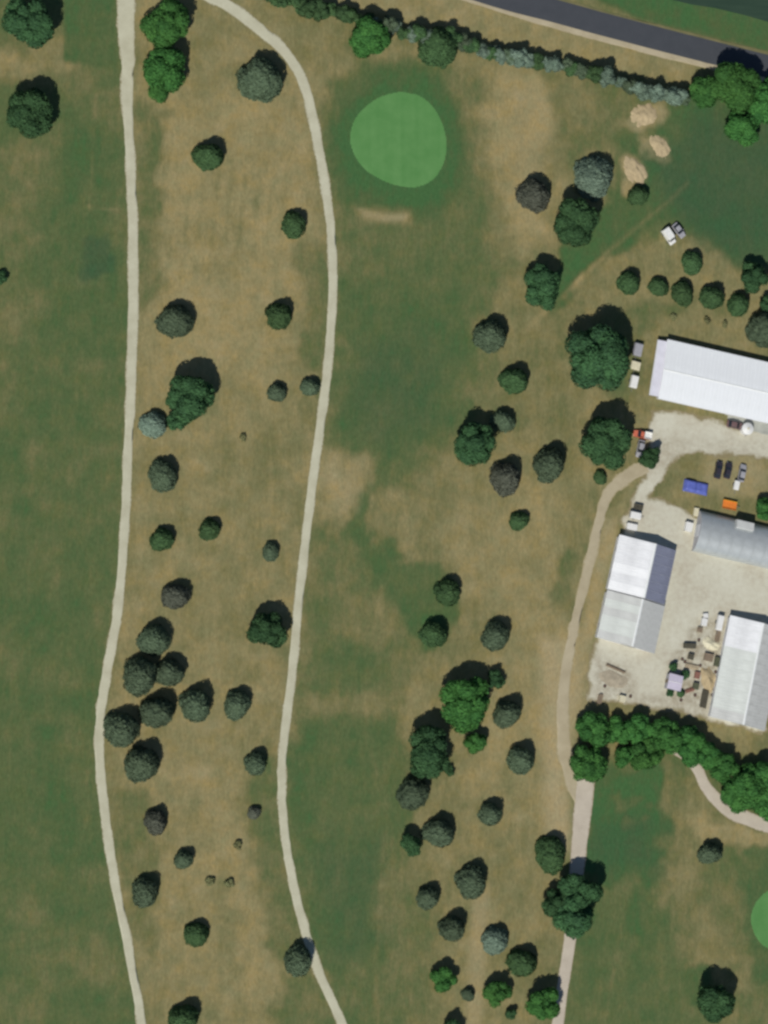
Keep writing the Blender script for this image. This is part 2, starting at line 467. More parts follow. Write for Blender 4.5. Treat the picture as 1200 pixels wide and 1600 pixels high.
# dry rough between the paths
paint(R_, [(215,-60),(340,-20),(440,75),(490,170),(512,330),(515,560),(490,740),(465,950),(440,1150),(436,1260),(465,1450),(520,1600),(540,1700),(250,1700),(170,1300),(165,1130),(195,900),(212,600)], 8, 0.22, warp=False)
paint(R_, [(250,170),(470,130),(480,330),(430,600),(240,600),(230,300)], 30, 0.10)
paint(R_, [(212,160),(250,170),(250,400),(240,480),(214,460)], 14, 0.50)
paint(R_, [(470,390),(520,390),(510,640),(470,560)], 12, 0.50)
paint(R_, [(225,640),(480,640),(460,960),(200,960)], 40, 0.25)
paint(R_, [(400,640),(490,640),(470,760),(400,760)], 24, 0.36)
paint(R_, [(170,1230),(230,1230),(250,1370),(230,1500),(200,1440)], 16, 0.46)
paint(R_, [(390,1180),(440,1200),(445,1320),(480,1500),(420,1490),(390,1340)], 16, 0.56)
paint(R_, [(400,1500),(500,1530),(540,1640),(440,1640)], 18, 0.60)
paint(R_, [(250,1290),(390,1290),(400,1460),(360,1560),(250,1500)], 30, 0.16)
paint(R_, [(330,1470),(440,1500),(430,1560),(330,1560)], 18, 0.14)
for cx, cy in ((225,1120),(330,1125),(300,1200),(225,1180)): paint(G_, oval(cx, cy, 26, 16), 14, 0.28)
# mown streaks in the dry rough
mow = np.clip(np.sin((MX + 0.10*MY) / 3.4) * 0.5 + vnoise(MX, MY, 40, 9) - 0.55, 0, 1)
R_ += mow * 0.22 * soft(MX, MY, [(250,270),(450,260),(430,440),(250,430)], 40)
# east side: broad dry ground first
paint(R_, [(620,-80),(900,-80),(900,1700),(600,1700),(615,1100),(640,900),(740,640),(740,330)], 14, 0.31, warp=False)
# main fairway
paint(R_, [(510,140),(560,90),(700,110),(760,200),(775,330),(760,560),(735,700),(660,740),(600,830),(510,720),(522,560),(528,400)], 24, 0.58)
paint(R_, [(525,450),(640,440),(760,460),(750,540),(700,690),(600,720),(520,690)], 30, 0.74)
paint(B_, [(560,540),(680,520),(690,660),(600,700),(540,640)], 40, 0.28)
paint(R_, oval(625,225,118,124), 26, 0.86, warp=False)
paint(R_, oval(625,225,92,94), 14, 1.0, warp=False)
paint(R_, [(700,120),(775,170),(790,420),(760,420),(735,280)], 22, 0.42)
paint(R_, [(550,322),(640,328),(645,352),(560,350)], 9, 0.30, warp=False); paint(G_, [(560,327),(600,335),(638,336),(634,344),(600,346),(570,338)], 5, 0.60, warp=False)
paint(R_, [(500,700),(570,720),(560,800),(500,820),(485,800)], 22, 0.14); paint(G_, [(510,715),(568,730),(560,790),(515,795)], 20, 0.30)
paint(R_, [(580,760),(640,760),(640,840),(590,830)], 14, 0.22)
paint(R_, [(480,820),(560,810),(620,900),(640,980),(610,1120),(470,1120)], 24, 0.58)
paint(R_, [(560,765),(580,770),(585,830),(625,880),(700,890),(720,960),(690,1010),(650,1010),(640,960),(605,940),(580,890),(540,830)], 12, 0.76)
paint(R_, [(530,920),(610,920),(612,1010),(590,1030),(530,990)], 16, 0.43)
paint(R_, [(520,1010),(600,1000),(600,1080),(500,1090)], 16, 0.68)
paint(R_, [(490,1092),(605,1092),(605,1125),(500,1120)], 8, 0.40)
paint(R_, [(465,1125),(615,1125),(650,1200),(640,1300),(600,1400),(605,1620),(545,1640),(470,1430),(448,1300),(450,1180)], 14, 0.72)
paint(B_, [(500,1330),(590,1300),(590,1480),(530,1500)], 40, 0.25)
paint(R_, [(590,1230),(650,1330),(680,1450),(680,1620),(590,1620)], 24, 0.52)
paint(R_, [(520,1490),(600,1480),(600,1640),(560,1640)], 18, 0.60)
m = np.clip(1 - seg_dist(MX, MY, [(600,1300),(588,1500),(592,1640)], False)/6.0, 0, 1); R_ -= m*0.14
# dry ridge in the north east
paint(R_, [(760,80),(850,120),(860,230),(840,290),(870,380),(810,380),(760,220)], 20, 0.06)
paint(G_, [(780,110),(840,150),(870,260),(850,380),(810,340),(800,200)], 20, 0.22)
paint(R_, [(850,110),(990,130),(1060,170),(1080,240),(960,240),(880,260)], 22, 0.47)
paint(R_, [(970,220),(1060,150),(1110,130),(1300,140),(1300,420),(1110,410),(1060,370),(1010,350),(950,330)], 20, 0.82)
paint(B_, [(1010,250),(1100,180),(1300,160),(1300,410),(1120,400),(1060,350)], 40, 0.52)
paint(R_, [(880,380),(950,330),(1040,310),(1010,345),(930,420),(880,470),(850,500)], 8, 0.88)
m = np.clip(1 - seg_dist(MX, MY, [(1075,285),(1045,315),(1010,342),(940,402),(860,480),(800,540)], False)/7.0, 0, 1); R_ -= m*0.36
paint(R_, [(900,480),(1000,385),(1090,370),(1130,410),(1210,470),(1250,540),(1030,520),(1010,640),(880,640)], 14, 0.26)
paint(R_, [(950,470),(1080,470),(1010,520),(1010,620),(960,640),(900,520)], 16, 0.50)
paint(R_, [(740,500),(880,490),(880,660),(760,680)], 30, 0.42)
paint(R_, [(800,720),(940,700),(920,840),(870,960),(790,900),(740,830)], 30, 0.20)
paint(R_, [(700,830),(880,780),(870,1000),(820,1020),(720,900)], 26, 0.17)
paint(R_, [(880,850),(905,860),(885,950),(862,960)], 8, 0.50)
paint(R_, [(740,1000),(880,960),(880,1300),(840,1340),(720,1240)], 24, 0.16)
paint(G_, [(845,1000),(905,990),(915,1090),(890,1190),(895,1330),(855,1340),(850,1180)], 18, 0.85, warp=False)
paint(G_, [(738,1400),(766,1380),(752,1620),(726,1640)], 8, 0.55, warp=False)
paint(R_, [(935,790),(975,790),(945,900),(915,1030),(890,1080),(895,1000)], 5, 0.10); paint(G_, [(945,810),(968,810),(935,960),(915,1060),(900,1040)], 6, 0.5, warp=False); paint(G_, [(1100,706),(1185,712),(1190,770),(1120,770)], 10, 0.5)
# south east
paint(R_, [(890,1180),(1240,1180),(1240,1700),(880,1700)], 10, 0.56, warp=False)
paint(R_, [(925,1210),(1035,1190),(1042,1330),(1020,1385),(915,1370)], 10, 0.92)
paint(B_, [(930,1280),(1030,1270),(1035,1360),(925,1360)], 24, 0.35)
paint(R_, [(900,1380),(1010,1385),(1060,1400),(1060,1640),(870,1640)], 16, 0.68)
paint(R_, [(985,1385),(1010,1385),(1000,1470),(975,1470)], 8, 0.84)
m = np.clip(1 - seg_dist(MX, MY, [(985,1380),(965,1480),(945,1600)], False)/5.0, 0, 1); R_ -= m*0.16
paint(R_, [(1045,1190),(1110,1230),(1110,1330),(1060,1440),(1040,1400)], 12, 0.38)
paint(R_, [(1080,1270),(1160,1285),(1260,1310),(1260,1340),(1150,1325),(1090,1310)], 10, 0.10)
paint(R_, [(1075,1400),(1130,1400),(1150,1500),(1200,1540),(1160,1560),(1060,1520)], 18, 0.36)
paint(R_, [(1150,1340),(1290,1320),(1290,1560),(1190,1530),(1155,1450)], 12, 0.84)
paint(R_, [(1060,1540),(1240,1540),(1240,1640),(1060,1640)], 20, 0.55)
paint(R_, oval(1085,1530,24,28), 10, 0.86)
for cx, cy, a_ in ((968,1262,15),(995,1250,10),(1022,1256,9),(985,1283,11),(1012,1276,8),(960,1245,8)): paint(R_, oval(cx, cy, a_, a_*0.7), 6, 0.55, 0.8)
for cx, cy, a_, b_ in ((1006,182,26,24),(1031,230,19,28),(992,268,22,30)): paint(R_, oval(cx, cy, a_, b_), 9, 0.12, 0.8); paint(G_, oval(cx, cy, a_*0.9, b_*0.9), 8, 0.5)
paint(R_, [(128,338),(180,338),(182,440),(128,440)], 4, 0.86, 0.45, warp=False); paint(R_, [(150,150),(185,150),(183,322),(143,322)], 4, 0.82, 0.4, warp=False)
paint(R_, [(1110,1130),(1300,1140),(1300,1260),(1230,1260),(1190,1180)], 10, 0.30)
paint(R_, [(1040,712),(1110,710),(1180,715),(1200,760),(1180,800),(1090,800),(1060,780),(1030,765)], 8, 0.36)
# road verges
paint(R_, [(560,-60),(720,-8),(900,47),(1090,100),(1075,140),(960,108),(800,75),(640,32),(500,0),(440,-60)], 5, 0.12, warp=False)
paint(R_, [(700,-120),(1000,30),(1200,82),(1500,160),(1500,80),(1200,-300)], 6, 0.9, warp=False)
R_ += (vnoise(MX, MY, 22, 31) - 0.5) * 0.20 + (vnoise(MX, MY, 60, 33) - 0.5) * 0.14 + (vnoise(MX + 0.1*MY, MY*0.22, 7, 35) - 0.5) * 0.10
G_ += np.clip(0.6*vnoise(MX, MY, 18, 41) + 0.4*vnoise(MX, MY, 7, 43) - 0.60, 0, 1) * 1.3 * np.clip(1 - R_*2.6, 0, 1)
R_ = np.clip(R_, 0, 1); G_ = np.clip(G_, 0, 1); B_ = np.clip(B_, 0, 1)

GZ = np.where(far, 0.0, (vnoise(GX, GY, 9, 51) - 0.5) * 0.0)
ny, nx = GX.shape
idx = np.arange(nx*ny).reshape(ny, nx)
q = np.stack([idx[:-1,:-1], idx[:-1,1:], idx[1:,1:], idx[1:,:-1]], -1).reshape(-1, 4)
me = mesh_np('ground', np.stack([GX, GY, GZ], -1).reshape(-1, 3), q, M['turf'], True)
ca = me.color_attributes.new('turf', 'FLOAT_COLOR', 'POINT')
ca.data.foreach_set('color', np.stack([R_, G_, B_, np.ones_like(R_)], -1).astype(np.float32).ravel())
tag(link('ground', me), kind='structure')

# ------------------------------------------------------------------ paths, road, yard, greens
def ribbon(name, pts, mat, z, n=10, jit=0.0, seed=1):
    """pts: (survey x, survey y, width in survey units)"""
    sp = spline(pts, n)
    w3 = [P(p[0], p[1], 0) for p in sp]
    rs = np.random.RandomState(seed)
    v, e = [], []
    ac = (-1, -0.82, -0.5, 0, 0.5, 0.82, 1)
    jl = np.convolve(rs.randn(len(sp)+4), np.ones(3)/3, 'valid'); jr = np.convolve(rs.randn(len(sp)+4), np.ones(3)/3, 'valid')
    for i, p in enumerate(w3):
        d = (w3[min(i+1, len(w3)-1)] - w3[max(i-1, 0)]); d.z = 0; d.normalize()
        s_ = Vector((d.y, -d.x, 0)); hw = sp[i][2] * S / 2
        for a in ac:
            k = hw * a
            if a == -1: k -= jl[i] * jit
            if a == 1: k += jr[i] * jit
            c_ = 0.0 if abs(a) == 1 else 1.0
            v.append((p.x + s_.x*k, p.y + s_.y*k, z - 0.03*(1-c_))); e.append({1: 1.0, 0.82: 0.6, 0.5: 0.15, 0: 0.0}[abs(a)])
    m = len(ac); f = []
    for i in range(len(w3)-1):
        for k in range(m-1):
            f.append((i*m+k, i*m+k+1, (i+1)*m+k+1, (i+1)*m+k))
    me = mesh_np(name, np.array(v), np.array(f), mat, True)
    at = me.attributes.new('edge', 'FLOAT', 'POINT'); at.data.foreach_set('value', np.array(e, np.float32))
    return tag(link(name, me), kind='structure')

ribbon('cart_path', [(198,-60,27.0),(197,0,29.7),(197,50,28.8),(200,95,22.5),(199,150,19.8),(203,240,16.2),(207,330,16.2),(208,450,17.1),(205,600,16.2),(200,700,16.2),(196,800,15.3),(189,900,15.3),(180,980,16.2),(165,1060,16.2),(157,1120,16.2),(155,1180,16.2),(165,1280,15.3),(180,1380,15.3),(200,1480,15.3),(222,1600,15.3),(235,1680,15.3)], M['cart'], 0.035, jit=0.26, seed=3)
ribbon('cart_path', [(240,-60,19.8),(310,-14,19.8),(355,8,19.8),(405,45,19.8),(450,87,18.0),(478,140,17.1),(494,210,16.2),(508,290,15.3),(518,370,15.3),(520,450,15.3),(514,550,15.3),(504,640,15.3),(490,740,15.3),(478,840,15.3),(467,940,15.3),(457,1040,15.3),(447,1130,15.3),(440,1200,14.4),(442,1270,14.4),(452,1350,15.3),(470,1430,15.3),(497,1515,15.3),(535,1600,15.3),(560,1660,15.3)], M['cart'], 0.035, jit=0.26, seed=4)
ribbon('road_shoulder', [(200,-180,16),(640,-33,13),(800,20,11),(900,49,11),(1000,76,11),(1090,99,11),(1200,126,10),(1700,250,10)], M['shoulder'], 0.034, jit=0.2, seed=5)
ribbon('road_verge', [(200,-236,14),(700,-54,8),(870,-2,8),(950,22,8),(1050,47,8),(1200,84,8),(1700,208,8)], M['verge'], 0.034, jit=0.2, seed=6)
ribbon('road', [(200,-210,42),(700,-31,42),(870,18,43),(1000,53,43),(1200,104,43),(1700,230,43)], M['asphalt'], 0.045, jit=0.06, seed=7)
ribbon('field', [(200,-850,1080),(870,-568,1080),(1190,-478,1080),(1800,-310,1080)], M['crop'], 0.03, jit=0.5, seed=8)
ribbon('dirt_track', [(1010,728,26),(975,748,22),(950,772,18),(936,815,17),(920,885,17),(905,945,17),(893,1000,18),(884,1050,19),(879,1110,22),(882,1170,24),(895,1225,22),(908,1262,14)], M['dirt'], 0.030, jit=0.35, seed=9)
ribbon('gravel_drive', [(916,1205,32),(912,1250,32),(905,1320,28),(897,1400,22),(889,1480,21),(878,1550,20),(866,1640,20)], M['drive'], 0.038, jit=0.10, seed=10)
ribbon('footpath', [(1030,1158,13),(1062,1176,15),(1088,1200,18),(1105,1232,20),(1140,1266,24),(1200,1290,24),(1290,1312,24)], M['drive'], 0.036, jit=0.14, seed=11)

def sheet(name, poly, mat, z, step, jit=0.0, edge_w=14.0, kind='structure', stains=None):
    """a gridded sheet clipped to a survey polygon, its rim 3 cm lower"""
    pts = np.array([tuple(P(x, y, 0))[:2] for x, y in poly])
    x0, y0 = pts.min(0) - 1; x1, y1 = pts.max(0) + 1
    X, Y = np.meshgrid(np.arange(x0, x1, step), np.arange(y0, y1, step))
    pl = [tuple(p) for p in pts]
    Xn = X + (vnoise(X, Y, 2.5, 61) - 0.5) * jit * 2; Yn = Y + (vnoise(X, Y, 2.5, 63) - 0.5) * jit * 2
    d = seg_dist(Xn, Yn, pl); ins = inside(Xn, Yn, pl)
    sd = np.where(ins, d, -d)
    keep = (sd[:-1,:-1] > -step) & (sd[:-1,1:] > -step) & (sd[1:,1:] > -step) & (sd[1:,:-1] > -step)
    ny, nx = X.shape; idx = np.arange(nx*ny).reshape(ny, nx)
    q = np.stack([idx[:-1,:-1], idx[:-1,1:], idx[1:,1:], idx[1:,:-1]], -1)[keep]
    Z = z - 0.06 * np.clip(-sd/step, 0, 1)
    used = np.unique(q); rm = np.full(nx*ny, -1); rm[used] = np.arange(len(used))
    me = mesh_np(name, np.stack([X, Y, Z], -1).reshape(-1, 3)[used], rm[q], mat, True)
    at = me.attributes.new('edge', 'FLOAT', 'POINT')
    at.data.foreach_set('value', np.clip(1 - sd/(edge_w*S), 0, 1).ravel()[used].astype(np.float32))
    if stains:
        st = np.zeros(X.shape)
        for poly_, k_ in stains:
            st = np.maximum(st, soft(X, Y, [tuple(P(a_, b_, 0))[:2] for a_, b_ in poly_], 1.6) * k_)
        me.attributes.new('stain', 'FLOAT', 'POINT').data.foreach_set('value', st.ravel()[used].astype(np.float32))
    return tag(link(name, me), kind=kind)

sheet('gravel_yard', [(1004,742),(1010,690),(1016,640),(1060,640),(1110,655),(1200,672),(1320,700),(1320,745),(1200,722),(1165,712),(1110,710),(1060,712),(1035,745),(1014,776),(1052,784),(1086,806),(1150,822),(1320,858),(1320,985),(1220,975),(1195,1146),(1112,1130),(1045,1112),(985,1102),(918,1098),(920,1040),(932,990),(958,860),(985,776)], M['yard'], 0.022, 0.6, 0.9,
      stains=[([(1070,1000),(1085,970),(1135,960),(1128,1040),(1112,1105),(1045,1098),(1045,1035)], 0.75),
              ([(930,1025),(985,1040),(1000,1100),(925,1095)], 0.6), ([(1010,680),(1200,690),(1200,730),(1010,740)], 0.35),
              ([(960,1080),(1110,1085),(1110,1130),(960,1100)], 0.5)])
sheet('concrete_apron', [(1132,640),(1300,678),(1300,706),(1140,664)], M['apron'], 0.034, 0.6, 0.3)
GREEN = [(625,144),(655,150),(680,172),(694,205),(697,235),(688,265),(668,286),(640,292),(608,285),(575,268),(553,240),(548,212),(556,186),(575,164),(598,150)]
GREEN = [tuple(p) for p in spline(GREEN + [GREEN[0]], 6)][:-1]
sheet('putting_green', GREEN, M['green'], 0.03, 0.3, 0.10)
sheet('putting_green', oval(1228,1437,54,52,36), M['green'], 0.03, 0.3, 0.10)

# ------------------------------------------------------------------ buildings
def gable(name, label, wn, ws, ridge_n, east_n, ze, zr, mats, n_panels, wall, over=0.35, group=None, odd=None, canopy=False):
    """a ridged shed: survey points of the west eave (north, south end), ridge and east eave at the north end"""
    a, b = P(*wn, ze), P(*ws, ze)
    ax = (b - a); L = ax.length; ax.normalize()
    n = Vector((-ax.y, ax.x, 0))
    if (P(*east_n, ze) - a).dot(n) < 0: n = -n
    wr = (P(*ridge_n, zr) - a).dot(n); we = (P(*east_n, ze) - a).dot(n)
    ang = math.atan2(n.y, n.x)
    root = thing(name, label, 'shed', (a.x, a.y, 0), ang, group)
    # local x = across (0 = west eave), local y runs from the north end to the south end
    sy = 1.0 if Vector((-n.y, n.x, 0)).dot(ax) > 0 else -1.0
    yy = lambda t: sy * t
    lo, hi = sorted((yy(over), yy(L - over)))
    tk = 0.2; rt = 0.14                                       # wall and roof thickness
    zw = lambda x: ze + (zr - ze) * (x / wr if x < wr else (we - x) / (we - wr)) - rt
    MB().box(over, over + tk, lo, hi, -0.05, zw(over)).build('wall', wall, root)
    MB().box(we - over - tk, we - over, lo, hi, -0.05, zw(we - over)).build('wall', wall, root)
    x0, x1 = over + tk + 0.004, we - over - tk - 0.004
    for y0, y1 in ((lo, lo + tk), (hi - tk, hi)):
        MB().prism_y([(x0, -0.05), (x1, -0.05), (x1, zw(x1)), (wr, zw(wr)), (x0, zw(x0))], y0 + 0.004, y1 - 0.004).build('wall', wall, root)
    full0, full1 = sorted((0.0, yy(L)))
    roof = MB()
    roof.prism_y([(0, ze - rt), (wr, zr - rt), (wr, zr), (0, ze)], full0, full1)
    roof.prism_y([(wr, zr - rt), (we, ze - rt), (we, ze), (wr, zr)], full0, full1)
    roof = roof.build('roof', mats[0], root)
    pw = L / n_panels
    cache = {}
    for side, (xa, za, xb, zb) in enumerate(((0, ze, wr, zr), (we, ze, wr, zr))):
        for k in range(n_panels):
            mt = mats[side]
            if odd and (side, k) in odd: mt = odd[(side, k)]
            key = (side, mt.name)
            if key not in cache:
                mb = MB(); h = 0.035; g = 0.02
                lift = 0.004
                mb.add([(xa,g,za+lift),(xb,g,zb+lift),(xb,pw-g,zb+lift),(xa,pw-g,za+lift),
                        (xa,g,za+h),(xb,g,zb+h),(xb,pw-g,zb+h),(xa,pw-g,za+h)],
                       [(3,2,1,0),(4,5,6,7),(0,1,5,4),(1,2,6,5),(2,3,7,6),(3,0,4,7)] if side == 0 else
                       [(0,1,2,3),(7,6,5,4),(4,5,1,0),(5,6,2,1),(6,7,3,2),(7,4,0,3)])
                for r in (0.06, 0.37, 0.68):
                    y0, y1 = pw*r, pw*r + 0.07
                    mb.add([(xa,y0,za+h),(xb,y0,zb+h),(xb,y1,zb+h),(xa,y1,za+h),
                            (xa,y0+.015,za+h+.05),(xb,y0+.015,zb+h+.05),(xb,y1-.015,zb+h+.05),(xa,y1-.015,za+h+.05)],
                           [(4,5,6,7),(0,1,5,4),(2,3,7,6)] if side == 0 else [(7,6,5,4),(4,5,1,0),(6,7,3,2)])
                cache[key] = mb.mesh('roof_panel', mt)
            link('roof_panel', cache[key], roof, (0, full0 + pw*k, 0))
    MB().prism_y([(wr-0.3, zr-0.02), (wr, zr+0.13), (wr+0.3, zr-0.02), (wr, zr+0.05)], full0 - 0.01, full1 + 0.01).build('ridge_cap', M['ridge'], roof)
    # doors in the end wall away from the sun's side, windows along the west wall
    ylo = lo - 0.05 if sy < 0 else hi - 0.01
    dw = min(3.6, we * 0.35)
    d = MB().box(wr - dw/2, wr + dw/2, ylo, ylo + 0.06, 0.0, min(2.4, ze - 0.4)).build('door', M['steel'], root)
    MB().box(wr - 0.15, wr + 0.15, ylo - 0.05, ylo - 0.004, 1.0, 1.08).build('handle', M['black'], d)
    if canopy:
        c0 = yy(L) - sy*0.30; c1 = yy(L) + sy*1.9
        cv = [(0.5, c0, ze-.25), (we-.5, c0, ze-.25), (we-.5, c1, ze-.7), (0.5, c1, ze-.7)]
        cp = MB().add(cv + [(a_, b_, c_+.06) for a_, b_, c_ in cv], [(3,2,1,0),(4,5,6,7),(0,1,5,4),(1,2,6,5),(2,3,7,6),(3,0,4,7)]).build('canopy', M['lilac_pale'], root)
        e0, e1 = sorted((c1, c1 + sy*0.35))
        MB().box(0.5, we-.5, e0, e1, ze-.74, ze-.58).build('gutter', M['wall_white'], cp)
        for i in range(5):
            px = 0.7 + (we-1.4)*i/4
            q0, q1 = sorted((c1 - sy*0.25, c1 - sy*0.13))
            MB().box(px-.06, px+.06, q0, q1, -0.05, ze-.68).build('post', M['steel'], cp)
    k = max(2, int(L // 6))
    for i in range(k):
        y = lo + (hi - lo) * (i + 0.5) / k
        w = MB().box(over - 0.05, over - 0.004, y - 0.6, y + 0.6, 1.0, min(1.9, ze - 0.45)).build('window', M['wall_grey'], root)
        MB().box(over - 0.06, over - 0.054, y - 0.5, y + 0.5, 1.08, min(1.82, ze - 0.53)).build('pane', M['glass'], w)
    return root

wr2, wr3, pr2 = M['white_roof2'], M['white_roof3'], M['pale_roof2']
gable('long_shed', 'long white-roofed shed beside the gravel drive, widest roof on site', (1353,601), (1043,530), (1028,575), (1021,621),
      2.4, 3.0, (M['white_roof'], M['white_roof']), 18, M['wall_white'], canopy=True)
gable('storage_shed', 'white shed with slate-blue east roof slope by the dirt track', (968,835), (949.3,920), (1025,849), (1057,858),
      2.4, 3.7, (wr2, M['slate_roof']), 6, M['wall_white'], odd={(0,0): wr3, (0,1): wr2, (0,2): wr3})
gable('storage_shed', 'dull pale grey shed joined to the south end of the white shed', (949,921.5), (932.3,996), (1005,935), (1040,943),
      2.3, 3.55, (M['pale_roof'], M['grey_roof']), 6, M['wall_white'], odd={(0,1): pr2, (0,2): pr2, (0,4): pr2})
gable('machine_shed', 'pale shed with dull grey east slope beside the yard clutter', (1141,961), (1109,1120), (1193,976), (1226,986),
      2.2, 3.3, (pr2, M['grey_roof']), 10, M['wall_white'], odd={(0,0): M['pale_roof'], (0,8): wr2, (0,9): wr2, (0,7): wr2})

def hoop_shed():
    sA, sB = P(1080, 861, 0), P(1320, 917, 0)          # south foot
    nA = P(1101, 800, 0)
    ax = (sB - sA); L = ax.length; ax.normalize(); n = Vector((-ax.y, ax.x, 0))
    W = (nA - sA).dot(n); H = 3.7
    root = thing('hoop_shed', 'round-topped galvanised hoop shed with pale grey end wall', 'shed', (sA.x, sA.y, 0), math.atan2(ax.y, ax.x))
    seg = 28
    arc = [(W/2 - math.cos(math.pi*i/seg)*W/2, math.sin(math.pi*i/seg)**0.9*H) for i in range(seg+1)]
    npan = 14; pw = L / npan
    mb = MB(); sub = 8
    vs = []
    for j in range(sub+1):
        r = 1.0 + (0.006 if j % 2 else 0.0)
        for y, z in arc: vs.append((pw*0.995*j/sub, W/2+(y-W/2)*r, z*r - 0.03))
    m = seg + 1
    fs = [(j*m+i, (j+1)*m+i, (j+1)*m+i+1, j*m+i+1) for j in range(sub) for i in range(seg)]
    mb.add(vs, fs); pm = mb.mesh('hoop_panel', M['zinc'], True)
    for k in range(npan): link('hoop_panel', pm, root, (pw*k, 0, 0))
    for x0, x1 in ((0.12, 0.30), (L-0.30, L-0.12)):
        MB().prism_x([(W/2+(y-W/2)*0.985, z*0.985 - 0.03) for y, z in arc], x0, x1).build('wall', M['wall_grey'], root)
    d = MB().box(0.05, 0.116, W/2-1.5, W/2+1.5, 0, 2.6).build('door', M['wall_white'], root)
    MB().box(0.0, 0.046, W/2-1.3, W/2-1.15, 1.0, 1.25).build('handle', M['black'], d)
    v = MB().prism_x([(W-2.6, 2.2), (W-0.5, 2.2), (W-0.55, 3.5), (W-2.4, 3.9)], 9.0, 13.5).build('dormer', M['pale_roof'], root)
    MB().box(9.4, 13.1, W-0.50, W-0.46, 2.5, 3.2).build('louvre', M['greypaint'], v)
hoop_shed()

# ------------------------------------------------------------------ trees
RS = np.random.RandomState(11)
def quads_from(cent, nrm, size, rs):
    """leaf-sprays: one bent quad per centre"""
    n = len(cent)
    a = rs.randn(n, 3); a -= (a*nrm).sum(1, keepdims=True)*nrm
    a /= np.linalg.norm(a, axis=1, keepdims=True) + 1e-9
    b = np.cross(nrm, a)
    s = (size * (0.55 + 0.9*rs.rand(n)))[:, None]; w = s * (0.55 + 0.4*rs.rand(n))[:, None]
    v = np.stack([cent - a*s, cent - b*w*0.9 + nrm*0.12*s, cent + a*s, cent + b*w + nrm*0.12*s], 1).reshape(-1, 3)
    return v, np.arange(4*n).reshape(n, 4)

def sphere_pts(n, rs, zmin=-0.6):
    z = zmin + (1-zmin)*rs.rand(n); a = 2*math.pi*rs.rand(n); r = np.sqrt(np.clip(1-z*z, 0, 1))
    return np.stack([r*np.cos(a), r*np.sin(a), z], 1)

def core(c, r, seg=10, rings=6):
    v = []; f = []
    for i in range(rings+1):
        t = math.pi*i/rings
        for j in range(seg):
            a = 2*math.pi*j/seg
            v.append((c[0]+r[0]*math.sin(t)*math.cos(a), c[1]+r[1]*math.sin(t)*math.sin(a), c[2]+r[2]*math.cos(t)))
    for i in range(rings):
        for j in range(seg):
            k = (j+1) % seg
            f.append((i*seg+j, (i+1)*seg+j, (i+1)*seg+k, i*seg+k))
    return np.array(v), np.array(f)

def crown_mesh(rx, ry, rz, zc, style, mat, seed):
    """foliage in lobes round (0,0,zc)"""
    rs = np.random.RandomState(seed)
    R = (rx*ry)**0.5
    lobes = []
    if style == 'dome':
        lobes.append((np.zeros(3), np.array([rx, ry, rz])*0.93))
        k = max(7, int(R*3.2))
        for p in sphere_pts(k, rs, -0.3):
            lobes.append((p*np.array([rx, ry, rz])*0.66, np.full(3, R*(0.26+0.14*rs.rand()))))
    else:
        lobes.append((np.array([0, 0, -0.05*rz]), np.array([rx, ry, rz])*0.70))
        k = max(8, int(R*3.4))
        for p in sphere_pts(k, rs, -0.35):
            q = p*np.array([rx, ry, rz])*(0.58+0.16*rs.rand())
            s = R*(0.26+0.18*rs.rand())
            lobes.append((q, np.array([s, s, s*0.85])))
    V = []; Q = []; T = []; off = 0
    ls = 0.17 + 0.022*R
    for i, (c, r) in enumerate(lobes):
        area = 4*math.pi*(r[0]*r[2]+r[0]*r[1]+r[1]*r[2])/3
        n = int(area*0.8/(ls*ls*1.3)*1.15)
        p = sphere_pts(n, rs, -0.75)
        nr = p/r; nr /= np.linalg.norm(nr, axis=1, keepdims=True)
        nr = nr + rs.randn(n, 3)*0.32; nr /= np.linalg.norm(nr, axis=1, keepdims=True)
        cen = c + p*r*(0.90 + 0.16*rs.rand(n, 1)) + rs.randn(n, 3)*ls*0.25
        # drop what lies deep inside the other lobes
        deep = np.zeros(n, bool)
        for j, (c2, r2) in enumerate(lobes):
            if j != i: deep |= (((cen-c2)/r2)**2).sum(1) < 0.55
        cen, nr = cen[~deep], nr[~deep]
        if len(cen) == 0: continue
        v, q = quads_from(cen, nr, ls, rs)
        V.append(v); Q.append(q+off); off += len(v)
        T.append(np.clip(0.5 + 0.28*rs.randn() + 0.22*rs.randn(len(q)), 0, 1))
        v, q = core(c, r*0.84, 9 if i else 14, 5 if i else 8)
        V.append(v); Q.append(q+off); off += len(v); T.append(np.full(len(q), 0.35))
    v = np.concatenate(V); v[:, 2] += zc
    v[:, 2] = np.maximum(v[:, 2], 0.02)
    me = mesh_np('crown', v, np.concatenate(Q), mat)
    at = me.attributes.new('tint', 'FLOAT', 'FACE'); at.data.foreach_set('value', np.concatenate(T).astype(np.float32))
    return me

